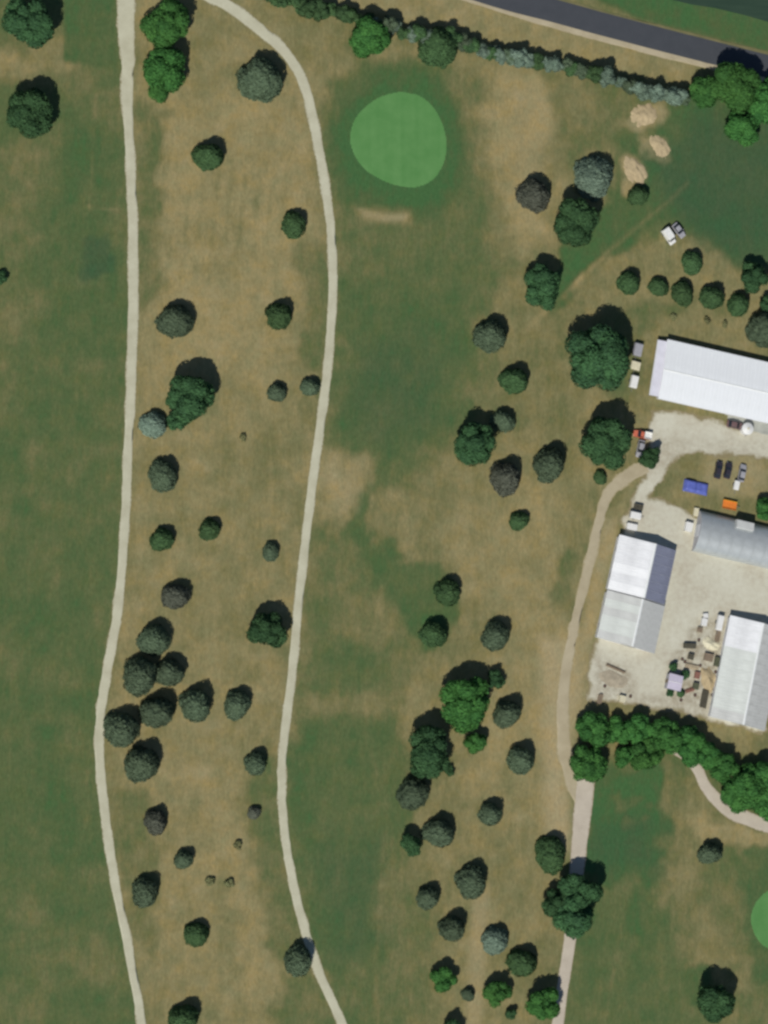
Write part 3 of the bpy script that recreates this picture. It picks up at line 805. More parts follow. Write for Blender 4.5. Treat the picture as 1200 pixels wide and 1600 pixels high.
def cone_mesh(rx, ry, h, mat, seed):
    """a blunt-topped crown that reaches the ground, in overlapping sprays"""
    rs = np.random.RandomState(seed)
    R = (rx*ry)**0.5; ls = 0.15 + 0.03*R
    ph = rs.rand(6)*6.28
    def shape(t, a):
        rho = np.clip(1-np.clip(t, 0, 1)**1.9, 0, 1)**0.58
        lump = 1 + 0.07*np.sin(2*a+ph[0]+2*t) + 0.06*np.sin(3*a+ph[1]-4*t) + 0.04*np.sin(5*a+ph[5]-7*t) + 0.028*np.sin(8*a+ph[2]+11*t) + 0.02*np.sin(13*a+ph[3]-17*t)
        return rho*lump
    def pt(t, a):
        q = shape(t, a)
        return np.stack([rx*q*np.cos(a), ry*q*np.sin(a), h*t*(1+0.03*np.sin(4*a+ph[4]))], -1)
    n = int(9.0*R*R/(ls*ls))
    t = rs.rand(n*2); a = rs.rand(n*2)*6.2832
    keep = rs.rand(n*2) < 0.25 + 0.75*shape(t, a); t, a = t[keep][:n], a[keep][:n]; n = len(t)
    p = pt(t, a)
    nr = np.cross(pt(t, a+0.02)-p, pt(np.minimum(t+0.02, 1.0), a)-pt(np.maximum(t-0.02, 0), a)); nr /= np.linalg.norm(nr, axis=1, keepdims=True)+1e-9
    nr += rs.randn(n, 3)*0.17; nr /= np.linalg.norm(nr, axis=1, keepdims=True)
    p = p*(0.95+0.08*rs.rand(n, 1)) + rs.randn(n, 3)*ls*0.14
    v, q = quads_from(p, nr, ls, rs)
    T = np.clip(0.5 + 0.22*np.sin(7*a+ph[5]+6*t)*np.sin(9*t) + 0.22*rs.randn(n), 0, 1)
    seg, rings = 18, 9
    tt, aa = np.meshgrid(np.linspace(0, 1, rings), np.arange(seg)*6.2832/seg, indexing='ij')
    cv = pt(tt.ravel(), aa.ravel())*0.93
    idx = np.arange(seg*rings).reshape(rings, seg)
    cq = np.stack([idx[:-1], np.roll(idx[:-1], -1, 1), np.roll(idx[1:], -1, 1), idx[1:]], -1).reshape(-1, 4) + len(v)
    V = np.concatenate([v, cv]); V[:, 2] = np.maximum(V[:, 2] + 0.12, 0.02)
    me = mesh_np('crown', V, np.concatenate([q, cq]), mat)
    at = me.attributes.new('tint', 'FLOAT', 'FACE'); at.data.foreach_set('value', np.concatenate([T, np.full(len(cq), 0.4)]).astype(np.float32))
    return me

def trunk_mesh(h, r, spread, seed):
    rs = random.Random(seed); mb = MB()
    bend = [(rs.uniform(-.08, .08)*h*t, rs.uniform(-.08, .08)*h*t, -0.08 + (h+0.08)*t) for t in (0, .3, .65, 1)]
    mb.tube(bend, [r*1.35, r, r*0.75, r*0.3], 8)
    for i in range(5):
        a = 2*math.pi*i/5 + rs.uniform(-.4, .4); z = h*rs.uniform(.35, .7)
        p0 = Vector((0, 0, z)); d = Vector((math.cos(a), math.sin(a), rs.uniform(.4, .9)))
        mb.tube([p0, p0 + d*spread*0.35, p0 + d*spread*0.7 + Vector((0, 0, .1))], [r*.5, r*.35, r*.12], 5)
    return mb.mesh('trunk', M['bark'], True)

LEAF = {'D': ('leaf_D', 'lobed', 0.80), 'O': ('leaf_O', 'cone', 1.50), 'B': ('leaf_B', 'lobed', 0.68),
        'G': ('leaf_G', 'cone', 1.62), 'P': ('leaf_P', 'cone', 1.30), 'N': ('leaf_N', 'cone', 1.65), 'W': ('leaf_W', 'lobed', 0.40), 'p': ('leaf_P', 'lobed', 0.95), 'g': ('leaf_G', 'lobed', 0.95), 'o': ('leaf_O', 'lobed', 0.95)}
_seed = [100]
def tree(x, y, w, typ, label, group=None, name='tree', cat='tree', hh=None, tall=1.0, cat_h=None):
    """x, y, w (and hh): survey place and size of the dark-and-light blob, crown and shadow together"""
    hh = hh or w
    _seed[0] += 1
    mat, style, tf = LEAF[typ]
    tf *= tall
    rx = w*S*0.47/1.03
    rz = rx*tf
    zc = rz*0.93 + 0.12*rx
    ry = max(rx*0.85, min(rx*1.25, (hh*S - 0.45*zc)*0.5))
    if style == 'cone':
        r0 = w*S*0.43; r1 = max(r0*0.85, min(r0*1.2, hh*S*0.43)); k_ = 1 + 0.06*math.sin(_seed[0]*2.399); r0 *= k_; r1 /= k_; h = r0*tf*(1 + 0.12*math.sin(_seed[0]*1.7))
        p = P(x - 0.13*w, y + 0.08*hh, 0.0)
        o = thing(name, label, cat, (p.x, p.y, 0), 0, group)
        link('crown', cone_mesh(r0, r1, h, M[mat], _seed[0]), o)
        link('trunk', trunk_mesh(h*0.75, 0.05*r0+0.05, r0*0.7, _seed[0]), o)
        return o
    cx, cy = x - 0.10*zc/S*0.5, y + 0.45*zc/S*0.5
    p = P(cx, cy, zc)
    o = thing(name, label, cat, (p.x, p.y, 0), 0, group)
    link('crown', crown_mesh(rx, ry, rz, zc, style, M[mat], _seed[0]), o)
    link('trunk', trunk_mesh(zc*0.9, 0.05*rx+0.06, rx, _seed[0]), o)
    return o

g1 = 'round grey-green trees between the two cart paths'
g2 = 'grey-green trees in the dry strip east of the fairway'
L_mid = 'round grey-green tree standing alone in dry grass between the two cart paths'
L_tight = 'grey-green tree in the tight clump beside the western cart path'
L_dry = 'grey-green tree standing on dry grass between the fairway and the dirt track'
TREES = [
 (46,28,92,'D','dark broad tree north of the tan patch west of the cart path'),
 (47,170,80,'D','dark broad tree south of the tan patch west of the cart path',None,94),
 (2,433,26,'D','tiny dark tree alone in the western fairway'),
 (262,30,84,'B','bright green tree at the north end of the pair beside the widened cart path','bright trees beside the path end',90),
 (262,100,84,'B','bright green tree at the south end of the pair beside the widened cart path','bright trees beside the path end',84),
 (246,140,44,'B','small bright green tree at the southern tip of the bright pair'),
 (414,120,80,'G','large grey-green tree in the inside bend of the eastern cart path'),
 (330,242,52,'O','mid green round tree standing alone on the mown tan rough'),
 (463,349,46,'O','small mid green tree beside the eastern cart path across from the putting green'),
 (280,498,62,'G','grey-green tree beside the western cart path north of the big dark tree',g1), (440,491,48,'O','mid green tree near the eastern cart path north of two small trees'),
 (298,612,86,'D','big dark green tree beside the western cart path, largest there',None,98),
 (276,652,44,'D','dark green low tree tucked under the big dark tree'),
 (244,660,48,'P','pale silvery bush at the foot of the big dark tree'),
 (436,611,34,'G','small grey-green tree of a pair, set back from the eastern cart path','small pair beside the eastern path'),
 (487,603,33,'G','small grey-green tree of a pair, touching the eastern cart path','small pair beside the eastern path'),
 (260,740,54,'G','grey-green tree just south of the pale silvery bush',g1), (257,840,42,'O','small dark green tree west of its twin between the cart paths','two small green trees'),
 (331,825,38,'O','small dark green tree east of its twin between the cart paths','two small green trees'),
 (426,860,32,'G','very small grey tree north of the dark tree touching the eastern cart path'),
 (279,928,48,'N','brownish grey tree just north of the tight clump'),
 (246,996,56,'G','grey-green tree at the northern end of the tight clump by the western cart path',g1), (224,1052,64,'G','largest grey-green tree of the tight clump, merged with a smaller one',g1), (268,1047,52,'G','grey-green tree merged into the east side of the largest clump tree',g1),
 (418,980,70,'D','dark round tree touching the west edge of the eastern cart path'),
 (250,1108,58,'G','grey-green tree in the middle of the tight clump',g1), (310,1098,56,'G','grey-green tree between the clump middle and its eastern end tree',g1), (375,1097,50,'G','grey-green tree at the eastern end of the tight clump'),
 (195,1135,62,'G','grey-green tree of the tight clump touching the western cart path',g1), (227,1189,62,'G','pale grey-green tree at the southern end of the tight clump'),
 (402,1190,40,'G','small grey-green tree near the eastern cart path above a tiny one'), (399,1268,24,'N','tiny grey tree near the eastern cart path'),
 (247,1281,42,'N','brownish grey tree south of the tight clump'), (290,1340,34,'G','small grey-green tree between the brownish tree and a larger grey one'),
 (231,1390,50,'G','grey-green tree by the western cart path south of the brownish grey tree',g1), (311,1456,44,'O','mid green round tree on pale dry soil between the cart paths'),
 (291,1587,52,'O','mid green tree south of the round tree on pale dry soil'),
 (470,1497,52,'G','grey-green tree overhanging the eastern cart path'),
 (838,302,60,'N','dull brown-grey tree west of the dark and silvery pair'), (934,272,76,'P','silvery domed tree beside the tan debris heap',None,78),
 (899,340,78,'D','dark green tree just south of the silvery domed tree',None,92), (1000,303,38,'O','small green bush below the tan debris heap'),
 (847,443,68,'D','dark green block-shaped tree at the faint diagonal track',None,86), (771,521,60,'G','grey-green tree at the lower end of the faint diagonal track'),
 (807,592,50,'O','mid green tree south of the faint diagonal track'),
 (743,686,76,'D','dark lobed tree on the east edge of the fairway',None,78), (789,656,42,'G','small grey-green tree touching the dark lobed fairway tree'),
 (794,744,58,'N','brownish grey tree south of the dark lobed fairway tree'), (862,722,60,'G','grey-green tree west of the dark tree with the red pickup'),
 (814,811,36,'O','small mid green tree alone on the tan ground'),
 (933,550,108,'D','huge dark broadleaf tree west of the long white shed, largest tree',None,136),
 (948,684,90,'D','dark broadleaf tree beside the red pickup',None,98), (1018,712,42,'D','small dark tree beside the grey car and the drive'),
 (940,744,26,'O','low green bush south of the tree with the red pickup'),
 (703,922,48,'O','mid green tree at the north end of the green fairway tongue','two trees on the green tongue'), (681,988,48,'O','mid green tree at the south end of the green fairway tongue','two trees on the green tongue'),
 (778,990,52,'G','grey-green tree on dry grass east of the two trees on the green tongue',g2),
 (726,1090,88,'B','tall green tree with a long shadow north of the dark dense tree',None,104), (776,1060,38,'D','small dark tree beside the tall green tree'),
 (795,1112,50,'G','grey-green tree on dry grass east of the tall green tree',g2), (672,1168,80,'D','dense dark blue-green tree, largest by the southern fairway',None,100),
 (743,1156,44,'B','small bright green tree beside the dense dark tree'), (702,1203,20,'D','tiny dark bush at the foot of the dense dark tree'),
 (817,1184,50,'G','grey-green tree beside the dirt track east of the small bright tree',g2), (650,1235,58,'G','grey-green tree just south of the dense dark tree'),
 (690,1297,54,'G','grey-green tree touching a low dark green tree'), (645,1316,44,'D','low dark green tree beside the southern fairway'),
 (769,1269,42,'G','small grey-green tree alone on dry grass west of the gravel drive',g2), (741,1373,58,'G','largest domed grey-green tree west of the dark trees over the drive',g2), (672,1399,42,'G','small grey-green tree west of the largest domed one',g2), (709,1447,46,'G','grey-green tree between the largest domed one and the silvery tree',g2),
 (778,1465,50,'P','pale silvery tree west of the gravel drive'), (693,1527,46,'B','bright green tree with dark lobes beside the straw strip'),
 (733,1552,24,'G','tiny grey bush between the two bright green trees'), (779,1546,50,'B','smooth bright green round tree beside the straw strip'),
 (820,1500,52,'O','mid green ragged tree north of the bright tree on the drive'), (850,1562,64,'B','bright green tree leaning over the end of the gravel drive'),
 (797,1583,24,'D','tiny dark bush between two bright green trees'), (707,1602,44,'D','dark tree south of the bright tree with dark lobes'),
 (866,1330,62,'O','mid green tree on the west edge of the gravel drive'),
 (908,1388,76,'D','tall dark tree over the gravel drive beside the mid green tree','dark trees over the gravel drive'), (870,1408,56,'D','smallest dark tree of the three over the gravel drive','dark trees over the gravel drive'),
 (897,1425,78,'D','dark tree over the gravel drive, southern of the three','dark trees over the gravel drive'),
 (1112,1330,42,'G','small grey-green tree south of the footpath'), (1115,1560,76,'D','dark tree alone south of the second putting green'),
 (985,440,42,'O','round green tree at the west end of the row behind the long shed'),
 (1032,446,36,'O','green tree in the row behind the long white shed','row behind the long shed'), (1070,456,44,'O','green tree in the row behind the long white shed','row behind the long shed'),
 (1115,463,44,'O','green tree in the row behind the long white shed','row behind the long shed'), (1156,474,42,'O','green tree in the row behind the long white shed','row behind the long shed'),
 (1085,408,42,'O','green tree standing north of the row behind the long shed'),
 (1178,428,58,'D','dark tree on the edge of the dark green meadow'), (1196,512,62,'G','grey-green tree beside the north wall of the long shed'),
 (1200,474,36,'D','dark tree at the east end of the row behind the long shed'),
 (1196,792,44,'B','bright green tree beside the orange trailer'),
 (1146,128,100,'B','largest green tree overhanging the road, its shadow on the asphalt',None,92), (1196,150,86,'B','green tree just east of the largest one overhanging the road'),
 (1098,140,62,'B','smaller green tree at the end of the hedgerow by the road'),
 (1160,195,70,'B','low green tree between the roadside trees and the dark meadow'),
 (578,50,78,'B','dark green round tree rising from the western hedgerow'), (690,70,72,'O','grey green round tree rising from the hedgerow'),
]
for tr in TREES:
    x, y, w, typ, lab = tr[:5]
    tree(x, y, w, typ, lab, tr[5] if len(tr) > 5 else None, hh=tr[6] if len(tr) > 6 else None,
         tall=0.8 if w < 40 else 1.0)
for x, y, w in ((932,1136,70),(917,1190,72),(962,1140,52),(975,1178,46),(1000,1138,62),(1012,1178,64),(1040,1146,70),(1076,1160,70),(1102,1176,56)):
    tree(x, y, w, 'B', 'bright green tree in the belt between the gravel yard and the lawn', 'green belt south of the yard', tall=0.75)
for x, y, w in ((1134,1194,62),(1160,1226,80),(1190,1210,72),(1200,1250,64),(1150,1244,52)):
    tree(x, y, w, 'B', 'bright green tree on the north side of the curving footpath', 'green belt by the footpath', tall=0.75)
hl = spline([(425,-8),(480,8),(540,22),(620,42),(690,54),(760,76),(830,92),(900,108),(970,124),(1030,142),(1072,156)], 40)
d = 0; last = None; k = 0
for p in hl:
    if last is None or math.hypot(p[0]-last[0], p[1]-last[1]) > 11.5:
        last = p; k += 1
        typ = 'o' if p[0] < 560 else random.choice('ppgopo')
        tree(p[0]+random.uniform(-4, 4), p[1]+random.uniform(-5, 5), random.uniform(26, 44), typ,
             {'o': 'green shrub in the hedgerow along the road', 'p': 'pale silvery shrub in the hedgerow along the road',
              'g': 'grey-green shrub in the hedgerow along the road'}[typ], 'hedgerow shrubs along the road', 'hedge_shrub', 'shrub', tall=1.0)
for x, y, w in ((380,683,14),(372,1320,16),(330,1376,18),(358,1380,17),(1052,494,13),(1105,500,14),(1133,506,13)):
    tree(x, y, w, 'W', 'low drab green weed clump in the dry grass', 'weed clumps in the dry grass', 'weed_clump', 'weeds', tall=0.8)

# ------------------------------------------------------------------ vehicles
def heading(x0, y0, x1, y1):
    a, b = P(x0, y0), P(x1, y1)
    return math.atan2(b.y-a.y, b.x-a.x)

def loft(secs, closed_ends=True):
    """secs: (x, half width, z bottom, z top, top half width)"""
    mb = MB(); v = []
    for x, w, z0, z1, tw in secs:
        zm = z0 + (z1-z0)*0.6
        v += [(x,-w*.93,z0),(x,-w,z0+(z1-z0)*.25),(x,-w,zm),(x,-tw,z1),(x,tw,z1),(x,w,zm),(x,w,z0+(z1-z0)*.25),(x,w*.93,z0)]
    f = []
    for i in range(len(secs)-1):
        for j in range(8):
            k = (j+1) % 8
            f.append((i*8+j, i*8+k, (i+1)*8+k, (i+1)*8+j))
    f.append(tuple(range(7, -1, -1))); n = (len(secs)-1)*8; f.append(tuple(range(n, n+8)))
    mb.add(v, [tuple(reversed(q)) for q in f])
    return mb

def wheels(root, xs, half, r=0.32, wd=0.2):
    for x in xs:
        for s_ in (-1, 1):
            y = s_*half - (wd if s_ > 0 else 0)
            w = MB().cyl((x, y, r), r, wd, 16, 'y').build('wheel', M['tyre'], root)
            yo = y + wd if s_ > 0 else y - 0.015
            MB().cyl((x, yo, r), r*0.6, 0.015, 10, 'y').build('rim', M['steel'], w)

def car(label, x, y, rot, paint, name='car', cat='car', L=4.3, bed=None, group=None, tall=1.0):
    p = P(x, y, 0.8)
    o = thing(name, label, cat, (p.x, p.y, 0.04), rot, group)
    h = L/2
    loft([(-h,.70,.40,.78,.60),(-h+.15,.82,.25,.92,.74),(-h+.9,.86,.22,.95,.80),(0.6,.87,.22,.95,.82),(h-.9,.85,.22,.88,.76),(h-.2,.78,.25,.74,.62),(h,.66,.38,.62,.5)]).build('body', paint, o)
    if bed is None:
        c0, c1 = -h+0.35, h-1.15
        rf0, rf1 = -h+0.95, h-1.95
    else:
        c0, c1 = -0.35, h-1.05
        rf0, rf1 = -0.2, h-1.75
    zt = 1.42*tall
    v = [(c0,-.76,.93),(c1,-.76,.90),(c1,.76,.90),(c0,.76,.93),(rf0,-.60,zt-.03),(rf1,-.60,zt-.03),(rf1,.60,zt-.03),(rf0,.60,zt-.03)]
    MB().add(v, [(3,2,1,0),(4,5,6,7),(0,1,5,4),(1,2,6,5),(2,3,7,6),(3,0,4,7)]).build('window', M['glass'], o)
    v = [(rf0-.06,-.62,zt-.028),(rf1+.06,-.62,zt-.028),(rf1+.06,.62,zt-.028),(rf0-.06,.62,zt-.028),(rf0+.06,-.54,zt+.05),(rf1-.06,-.54,zt+.05),(rf1-.06,.54,zt+.05),(rf0+.06,.54,zt+.05)]
    MB().add(v, [(3,2,1,0),(4,5,6,7),(0,1,5,4),(1,2,6,5),(2,3,7,6),(3,0,4,7)]).build('cabin_roof', paint, o)
    if bed is not None:
        b = MB(); x0, x1 = -h+.02, -0.45
        b.box(x0,x1,-.84,.84,.956,1.0); b.box(x0,x1,-.84,-.78,1.002,1.35); b.box(x0,x1,.78,.84,1.002,1.35); b.box(x0,x0+.06,-.776,.776,1.002,1.35); b.box(x1-.06,x1,-.776,.776,1.002,1.35)
        b.build('cargo_bed', bed, o)
    wheels(o, (-h+.85, h-.85), 0.88)
    for s_ in (-1, 1):
        MB().box(h-.13, h+.01, s_*.52-.13, s_*.52+.13, .5, .62).build('headlight', M['lamp'], o)
        MB().box(-h-.02, -h+.1, s_*.58-.1, s_*.58+.1, .6, .76).build('tail_light', M['tail'], o)
        MB().box(h-1.6, h-1.45, s_*.93-.07, s_*.93+.07, .95, 1.08).build('mirror', paint, o)
    return o

def van(label, x, y, rot, paint, L=5.0, name='van'):
    p = P(x, y, 1.2)
    o = thing(name, label, 'van', (p.x, p.y, 0.04), rot); h = L/2
    loft([(-h,.88,.35,2.0,.76),(-h+.1,.93,.3,2.12,.82),(h-1.7,.93,.3,2.12,.82),(h-1.3,.92,.3,1.95,.74),(h-.75,.90,.3,1.15,.8),(h-.1,.86,.32,.98,.7),(h,.76,.4,.8,.6)]).build('body', paint, o)
    MB().add([(h-1.28,-.68,1.97),(h-.78,-.72,1.22),(h-.78,.72,1.22),(h-1.28,.68,1.97)],[(0,1,2,3)]).build('windscreen', M['glass'], o)
    wheels(o, (-h+.95, h-.95), 0.94)
    for s_ in (-1, 1):
        MB().box(h-.15, h+.01, s_*.62-.14, s_*.62+.14, .6, .78).build('headlight', M['lamp'], o)
        MB().box(h-1.5, h-1.0, s_*.925-.02, s_*.925+.02, 1.25, 1.75).build('window', M['glass'], o)
    return o

def trailer(label, x, y, rot, box_mat, L=3.2, W=1.8, H=1.6, side=None, name='trailer'):
    p = P(x, y, H)
    o = thing(name, label, 'trailer', (p.x, p.y, 0.04), rot); h = L/2; w = W/2
    MB().box(-h, h, -w+.1, w-.1, .42, .55).build('frame', M['steel'], o)
    if H > 1.2:
        loft([(-h,w,.555,H-.08,w-.2),(-h+.12,w,.555,H,w-.15),(h-.12,w,.555,H,w-.15),(h,w,.555,H-.08,w-.2)]).build('box', box_mat, o)
        MB().box(-h-.03, -h-.004, -w+.25, w-.25, .7, H-.3).build('door', M['greypaint'], o)
    else:
        MB().box(-h, h, -w, w, .555, .62).build('deck', box_mat, o)
        k = int(L/0.4)
        for i in range(k):
            MB().box(-h+L*i/k+.03, -h+L*(i+1)/k-.03, -w+.06, w-.06, .624, .665).build('plank', box_mat, o)
        for s_ in (-1, 1):
            MB().box(-h, h, s_*w-.04, s_*w+.04, .625, H).build('side_board', side if s_ > 0 and side else box_mat, o)
    MB().box(h, h+1.0, -.05, .05, .43, .53).build('drawbar', M['steel'], o)
    wheels(o, (-.1,), w+.05, 0.3)
    return o

# along the axis of the sheds
A_NS = heading(1141,961,1109,1120)
A_EW = heading(1034,529,1200,567)
car('red pickup truck with white cargo bed beside the dark tree', 1004, 679, A_EW + math.pi, M['red'], 'pickup_truck', 'pickup', 4.6, bed=M['white'])
car('grey car between the red pickup and the small dark tree', 1001, 701, A_NS, M['greypaint'])
car('black car parked on grass beside another dark car', 1123, 734, A_NS + math.pi, M['black'])
car('dark car with pale bonnet stack parked beside the black car', 1138, 735, A_NS + math.pi, M['black'], L=4.0)
car('grey car parked on grass in front of the small white trailer', 1160, 739, A_NS + math.pi, M['greypaint'])
car('maroon car parked against the south wall of the long shed', 1149, 664, A_EW, M['maroon'])
trailer('small white trailer behind the grey car on the grass', 1152, 758, A_NS, M['white'], 2.2, 1.4, 1.3)
trailer('orange flat trailer with a yellow side near the hoop shed', 1141, 789, A_EW, M['orange'], 3.6, 2.0, 1.0, M['yellow'])
van('white van parked at the corner of the dark green meadow', 1046, 369, heading(1040,360,1052,378), M['white'], 4.2)
car('grey car beside the white van at the meadow corner', 1061, 360, heading(1052,350,1066,368), M['greypaint'], L=4.0)
trailer('white box trailer west of the long white shed', 992, 596, A_NS, M['white'], 2.9, 1.9, 1.7)
trailer('cream box trailer between the white and grey ones by the huge tree', 994, 571, A_NS, M['cream'], 2.0, 2.4, 1.3)
trailer('grey box trailer closest to the huge dark tree', 998, 546, A_NS, M['greypaint'], 3.0, 2.2, 1.6)
trailer('long white caravan trailer beside the pale machine shed', 1126, 973, A_NS, M['white'], 3.6, 1.6, 1.6)

# ------------------------------------------------------------------ yard things
def mound(name, label, x, y, rx, ry, h, rot, mat, cat='heap', seed=1):
    p = P(x, y, 0.2); rs = np.random.RandomState(seed)
    n = 44; a = np.linspace(-1.15, 1.15, n); X, Y = np.meshgrid(a, a)
    r = np.sqrt(X*X+Y*Y) + (vnoise(X*10, Y*10, 5, seed)-0.5)*0.5 + (vnoise(X*10, Y*10, 1.6, seed+9)-0.5)*0.16
    Z = h*np.clip(1-r, -0.2, 1)**1.0*(1.0) ; Z = np.where(r < 1, h*(1-r)**0.8*(0.8+0.4*vnoise(X*10, Y*10, 2.5, seed+3)), -0.05)
    idx = np.arange(n*n).reshape(n, n)
    q = np.stack([idx[:-1,:-1], idx[:-1,1:], idx[1:,1:], idx[1:,:-1]], -1)
    keep = (np.minimum.reduce([r[:-1,:-1], r[:-1,1:], r[1:,1:], r[1:,:-1]]) < 1)
    o = link(name, mesh_np(name, np.stack([X*rx*S, Y*ry*S, Z], -1).reshape(-1, 3), q[keep], mat, True), None, (p.x, p.y, 0), rot)
    return tag(o, label, cat)
mound('sand_heap', 'round pale sand heap closest to the hedgerow', 1006, 180, 20, 19, 0.6, 0, M['sand'], seed=2)
mound('sand_heap', 'long pale sand heap between the round one and the debris', 1031, 228, 14, 24, 0.5, 0.5, M['sand'], seed=3)
mound('debris_heap', 'tan debris heap of soil beside the silvery domed tree', 992, 267, 16, 24, 0.5, 0.6, M['sand'], seed=4)
mound('soil_heap', 'low brown soil heap in the open south-west yard', 957, 1060, 26, 14, 0.25, -0.3, M['soil'], seed=6)
mound('soil_heap', 'tan soil heap against the machine shed', 1107, 1062, 13, 20, 0.9, 0.2, M['sand'], seed=7)
mound('gravel_heap', 'cream gravel heap in the yard clutter', 1111, 1007, 15, 10, 0.9, -0.3, M['cream'], seed=8)

def tarp():
    p = P(1088, 761, 0.5)
    o = thing('tarpaulin_stack', 'bright blue tarpaulin over a low stack on the grass', 'tarpaulin', (p.x, p.y, 0), A_EW)
    n, m = 22, 14
    X, Y = np.meshgrid(np.linspace(-3.2, 3.2, n), np.linspace(-1.5, 1.5, m))
    e = np.minimum((3.2-np.abs(X))/0.7, (1.5-np.abs(Y))/0.5)
    Z = 0.02 + np.clip(e, 0, 1)**0.6*(0.75+0.3*(X < -0.4)+0.25*vnoise(X, Y, 0.9, 71)) 
    idx = np.arange(n*m).reshape(m, n)
    q = np.stack([idx[:-1,:-1], idx[:-1,1:], idx[1:,1:], idx[1:,:-1]], -1).reshape(-1, 4)
    link('sheet', mesh_np('sheet', np.stack([X, Y, Z], -1).reshape(-1, 3), q, M['tarp'], True), o)
    for i in range(3):
        MB().box(-2.6+1.9*i, -1.1+1.9*i, -0.9, 0.9, 0.0, 0.6).build('crate', M['wood'], o)
    MB().tube([(-2.9,-1.7,.05),(-2.6,0,1.15),(-2.9,1.7,.05)], [.02,.02,.02], 5).build('rope', M['white'], o)
tarp()

def tank():
    p = P(1168, 670, 1.5)
    o = thing('water_tank', 'round white water tank at the long shed wall', 'tank', (p.x, p.y, 0))
    MB().cyl((0,0,.02), 1.45, 1.7, 28).build('shell', M['white'], o, smooth=False)
    t_ = MB().cyl((0,0,1.72), 1.47, .35, 28, r2=.45).build('top', M['white'], o)
    MB().cyl((0,0,2.07), .3, .12, 16).build('lid', M['cream'], t_)
    for i in range(4): MB().cyl((0,0,.3+.38*i), 1.475, .06, 28).build('band', M['steel'], o)
    MB().tube([(0,-1.4,.4),(0,-1.75,.4),(0,-1.75,.1)], [.06,.06,.06], 6).build('outlet', M['steel'], o)
tank()

def pallets(label, x, y, rot, n, mat, w=1.2, l=1.0, name='pallet_stack', cat='pallets'):
    p = P(x, y, 0.1*n)
    o = thing(name, label, cat, (p.x, p.y, 0.03), rot)
    slats = MB()
    for i in range(5): slats.box(-l/2, l/2, -w/2+w*i/5+.02, -w/2+w*(i+1)/5-.03, .10, .125)
    sm = slats.mesh('deck', mat)
    bl = MB()
    for i in (-1, 0, 1): bl.box(i*l*.44-.05, i*l*.44+.05, -w/2, w/2, 0.0, .096)
    bm_ = bl.mesh('bearer', mat)
    for k in range(n):
        link('deck', sm, o, (random.uniform(-.05, .05), random.uniform(-.05, .05), .13*k))
        link('bearer', bm_, o, (0, 0, .13*k))
    return o

def timber(label, x, y, rot, L, n, mat, name='timber_stack'):
    p = P(x, y, 0.3)
    o = thing(name, label, 'timber', (p.x, p.y, 0.03), rot)
    for r in range(3):
        for i in range(n - r):
            dl = random.uniform(-.15, .15); y0 = -n*.13 + .26*i + .1*r
            MB().box(-L/2+dl, L/2+dl, y0, y0+.22, .16*r, .16*r+.15).build('beam', mat, o)
    return o

def crate(label, x, y, rot, s, h, mat, name='crate', cat='crate'):
    p = P(x, y, h)
    o = thing(name, label, cat, (p.x, p.y, 0.03), rot)
    MB().box(-s[0]/2+.03, s[0]/2-.03, -s[1]/2+.03, s[1]/2-.03, 0.02, h-.03).build('box', mat, o)
    k = max(3, int(s[0]/.3))
    for i in range(k):
        x0 = -s[0]/2 + s[0]*i/k
        MB().box(x0+.015, x0+s[0]/k-.015, -s[1]/2, s[1]/2, h-.027, h).build('slat', mat, o)
    for sx in (-1, 1):
        for sy_ in (-1, 1):
            MB().box(sx*(s[0]/2-.02)-.04, sx*(s[0]/2-.02)+.04, sy_*(s[1]/2-.02)-.04, sy_*(s[1]/2-.02)+.04, 0, h+.02).build('corner_post', M['steel'], o)
    return o

def cabin():
    p = P(1055, 1066, 2.2); w, l = 1.7, 1.75
    o = thing('site_cabin', 'small lilac-white roofed cabin amid the dark yard bushes', 'cabin', (p.x, p.y, 0.02), A_NS)
    for a, b, c_, d_ in ((-l,-l+.1,-w,w),(l-.1,l,-w,w),(-l+.104,l-.104,-w,-w+.1),(-l+.104,l-.104,w-.1,w)):
        MB().box(a, b, c_, d_, 0, 2.1).build('wall', M['greypaint'], o)
    r_ = MB().prism_y([(-l-.1,2.11),(l+.1,2.11),(l+.1,2.18),(0,2.34),(-l-.1,2.18)], -w-.1, w+.1).build('roof', M['lilac'], o)
    MB().box(-.06, .06, -w-.11, w+.11, 2.345, 2.39).build('ridge_cap', M['white'], r_)
    d = MB().box(-.45, .45, -w-.05, -w-.004, .05, 1.95).build('door', M['wood'], o)
    MB().box(.3, .38, -w-.09, -w-.054, 1.0, 1.05).build('handle', M['steel'], d)
    MB().box(-l-.05, -l-.004, -.5, .5, 1.0, 1.7).build('window', M['glass'], o)
cabin()
for x, y, w, lab in ((1053,1042,18,'north'),(1070,1053,17,'east'),(1047,1082,15,'south-west'),(1065,1082,15,'south-east')):
    tree(x, y, w, 'O' if lab == 'south-east' else 'D', 'small dark bush on the %s side of the lilac-roofed cabin' % lab, 'bushes round the yard cabin', 'bush', 'bush', tall=0.8)
pallets('stack of dark pallets west of the cream gravel heap', 1078, 1009, A_NS+.2, 7, M['wood_dark'], 3.0, 1.2)
pallets('small stack of dark pallets south of the longer dark stack', 1080, 1026, A_NS, 6, M['wood_dark'], 1.4, 1.3)
pallets('dark grey pallet stack beside the white crates', 1094, 984, A_NS, 5, M['wood'], 1.3, 1.1)
crate('white crate north of the dark grey pallet stack', 1101, 972, A_NS, (1.8, 1.4), 0.9, M['white'])
crate('small white crate at the north end of the yard clutter', 1103, 962, A_NS+.3, (1.1, 1.2), 0.7, M['white'])
crate('brown crate just south of the cream gravel heap', 1108, 1027, A_NS, (1.8, 2.2), 0.8, M['wood'])
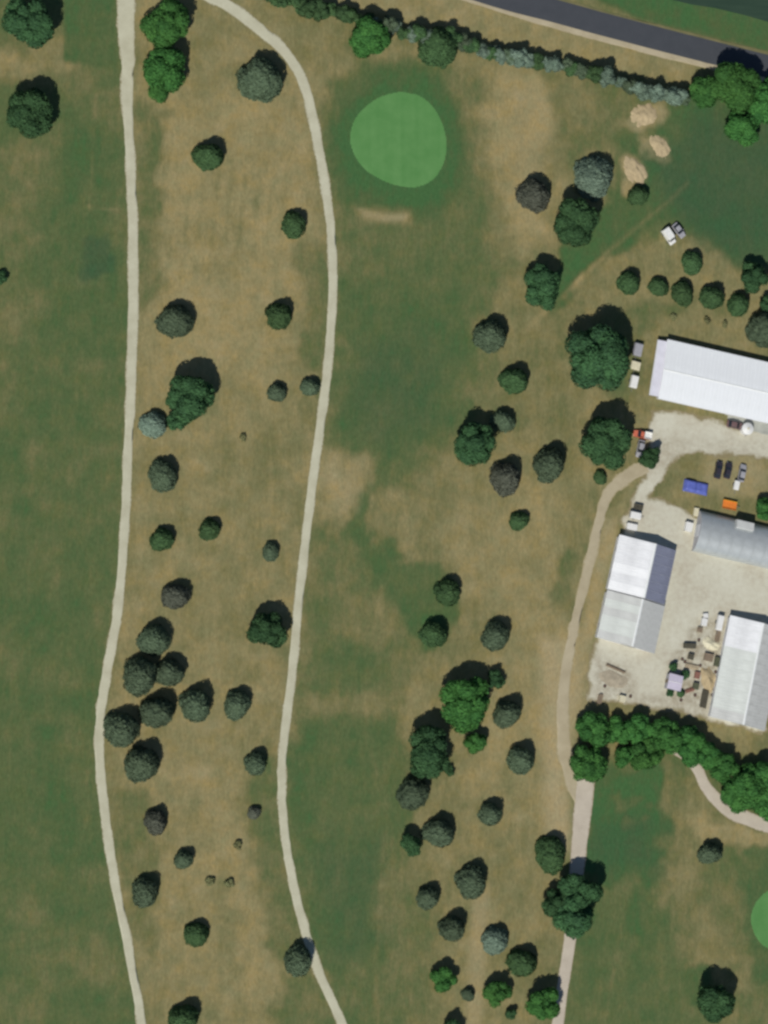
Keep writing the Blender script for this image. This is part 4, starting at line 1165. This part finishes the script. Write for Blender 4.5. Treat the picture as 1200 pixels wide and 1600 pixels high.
crate('rusty red crate east of the yard cabin', 1090, 1055, A_NS, (1.6, 1.3), 0.7, M['rust'])
crate('dull green crate south of the rusty red crate', 1088, 1072, A_NS, (1.5, 1.4), 0.9, M['olive'])
crate('dark green crate against the machine shed by the soil heap', 1121, 1034, A_NS, (2.2, 1.2), 0.9, M['olive'])
timber('dark timber stack at the south-west corner of the machine shed', 1101, 1092, A_NS, 4.2, 7, M['wood_dark'])
timber('brown timber stack south of the white caravan trailer', 1122, 995, A_NS, 2.8, 5, M['wood'])
timber('pale timber stack across the middle of the yard clutter', 1082, 1041, A_EW, 3.4, 5, M['wood_pale'])
timber('weathered timber stack in the open south-west yard', 962, 1044, A_EW - .2, 5.0, 3, M['wood'])
timber('rusty timber bundle south of the yard cabin', 1078, 1078, A_EW+.5, 2.2, 4, M['rust'])
crate('pale green crate at the tree belt edge of the yard', 973, 1092, A_NS, (1.6, 1.5), 0.9, M['cream'])
timber('old brown timber stack at the tree belt corner of the yard', 938, 1092, A_NS, 2.2, 5, M['wood'])
trailer('white box trailer north of the white shed', 994, 805, A_EW, M['white'], 2.7, 1.7, 1.5)
crate('white crate touching the north wall of the white shed', 988, 823, A_EW, (2.6, 1.5), 1.0, M['white'])
pallets('olive pallet stack at the yard entrance north of the white trailer', 998, 792, A_EW, 6, M['wood_dark'], 1.3, 2.2)
crate('white crate at the west end of the hoop shed', 1077, 823, A_NS, (2.2, 1.8), 1.2, M['white'])
crate('cream crate at the north-west corner of the hoop shed', 1088, 800, A_EW, (1.2, 2.0), 0.6, M['cream'])

def tyre(x, y, k):
    p = P(x, y, 0.1)
    o = thing('old_tyre', 'old black tyre lying flat in the yard clutter', 'tyre', (p.x, p.y, 0.03), 0.3*k, 'old tyres in the yard clutter')
    mb = MB(); n = 14; prof = [(0.22, 0.02), (0.36, 0.0), (0.40, 0.10), (0.36, 0.21), (0.22, 0.19)]
    v = [(r_*math.cos(2*math.pi*i/n), r_*math.sin(2*math.pi*i/n), z_) for i in range(n) for r_, z_ in prof]
    f = [(i*5+j, ((i+1) % n)*5+j, ((i+1) % n)*5+(j+1) % 5, i*5+(j+1) % 5) for i in range(n) for j in range(5)]
    mb.add(v, f).build('tread', M['tyre'], o)
    MB().cyl((0, 0, 0.03), 0.215, 0.05, 12).build('rim', M['rust'], o)
for k, (x, y) in enumerate(((1066,1030),(1070,1034),(1094,1040),(1116,1078),(1113,1086),(1086,1086),(1092,1000),(1118,1050),(1064,1094),(945,1072),(985,1088))): tyre(x, y, k)
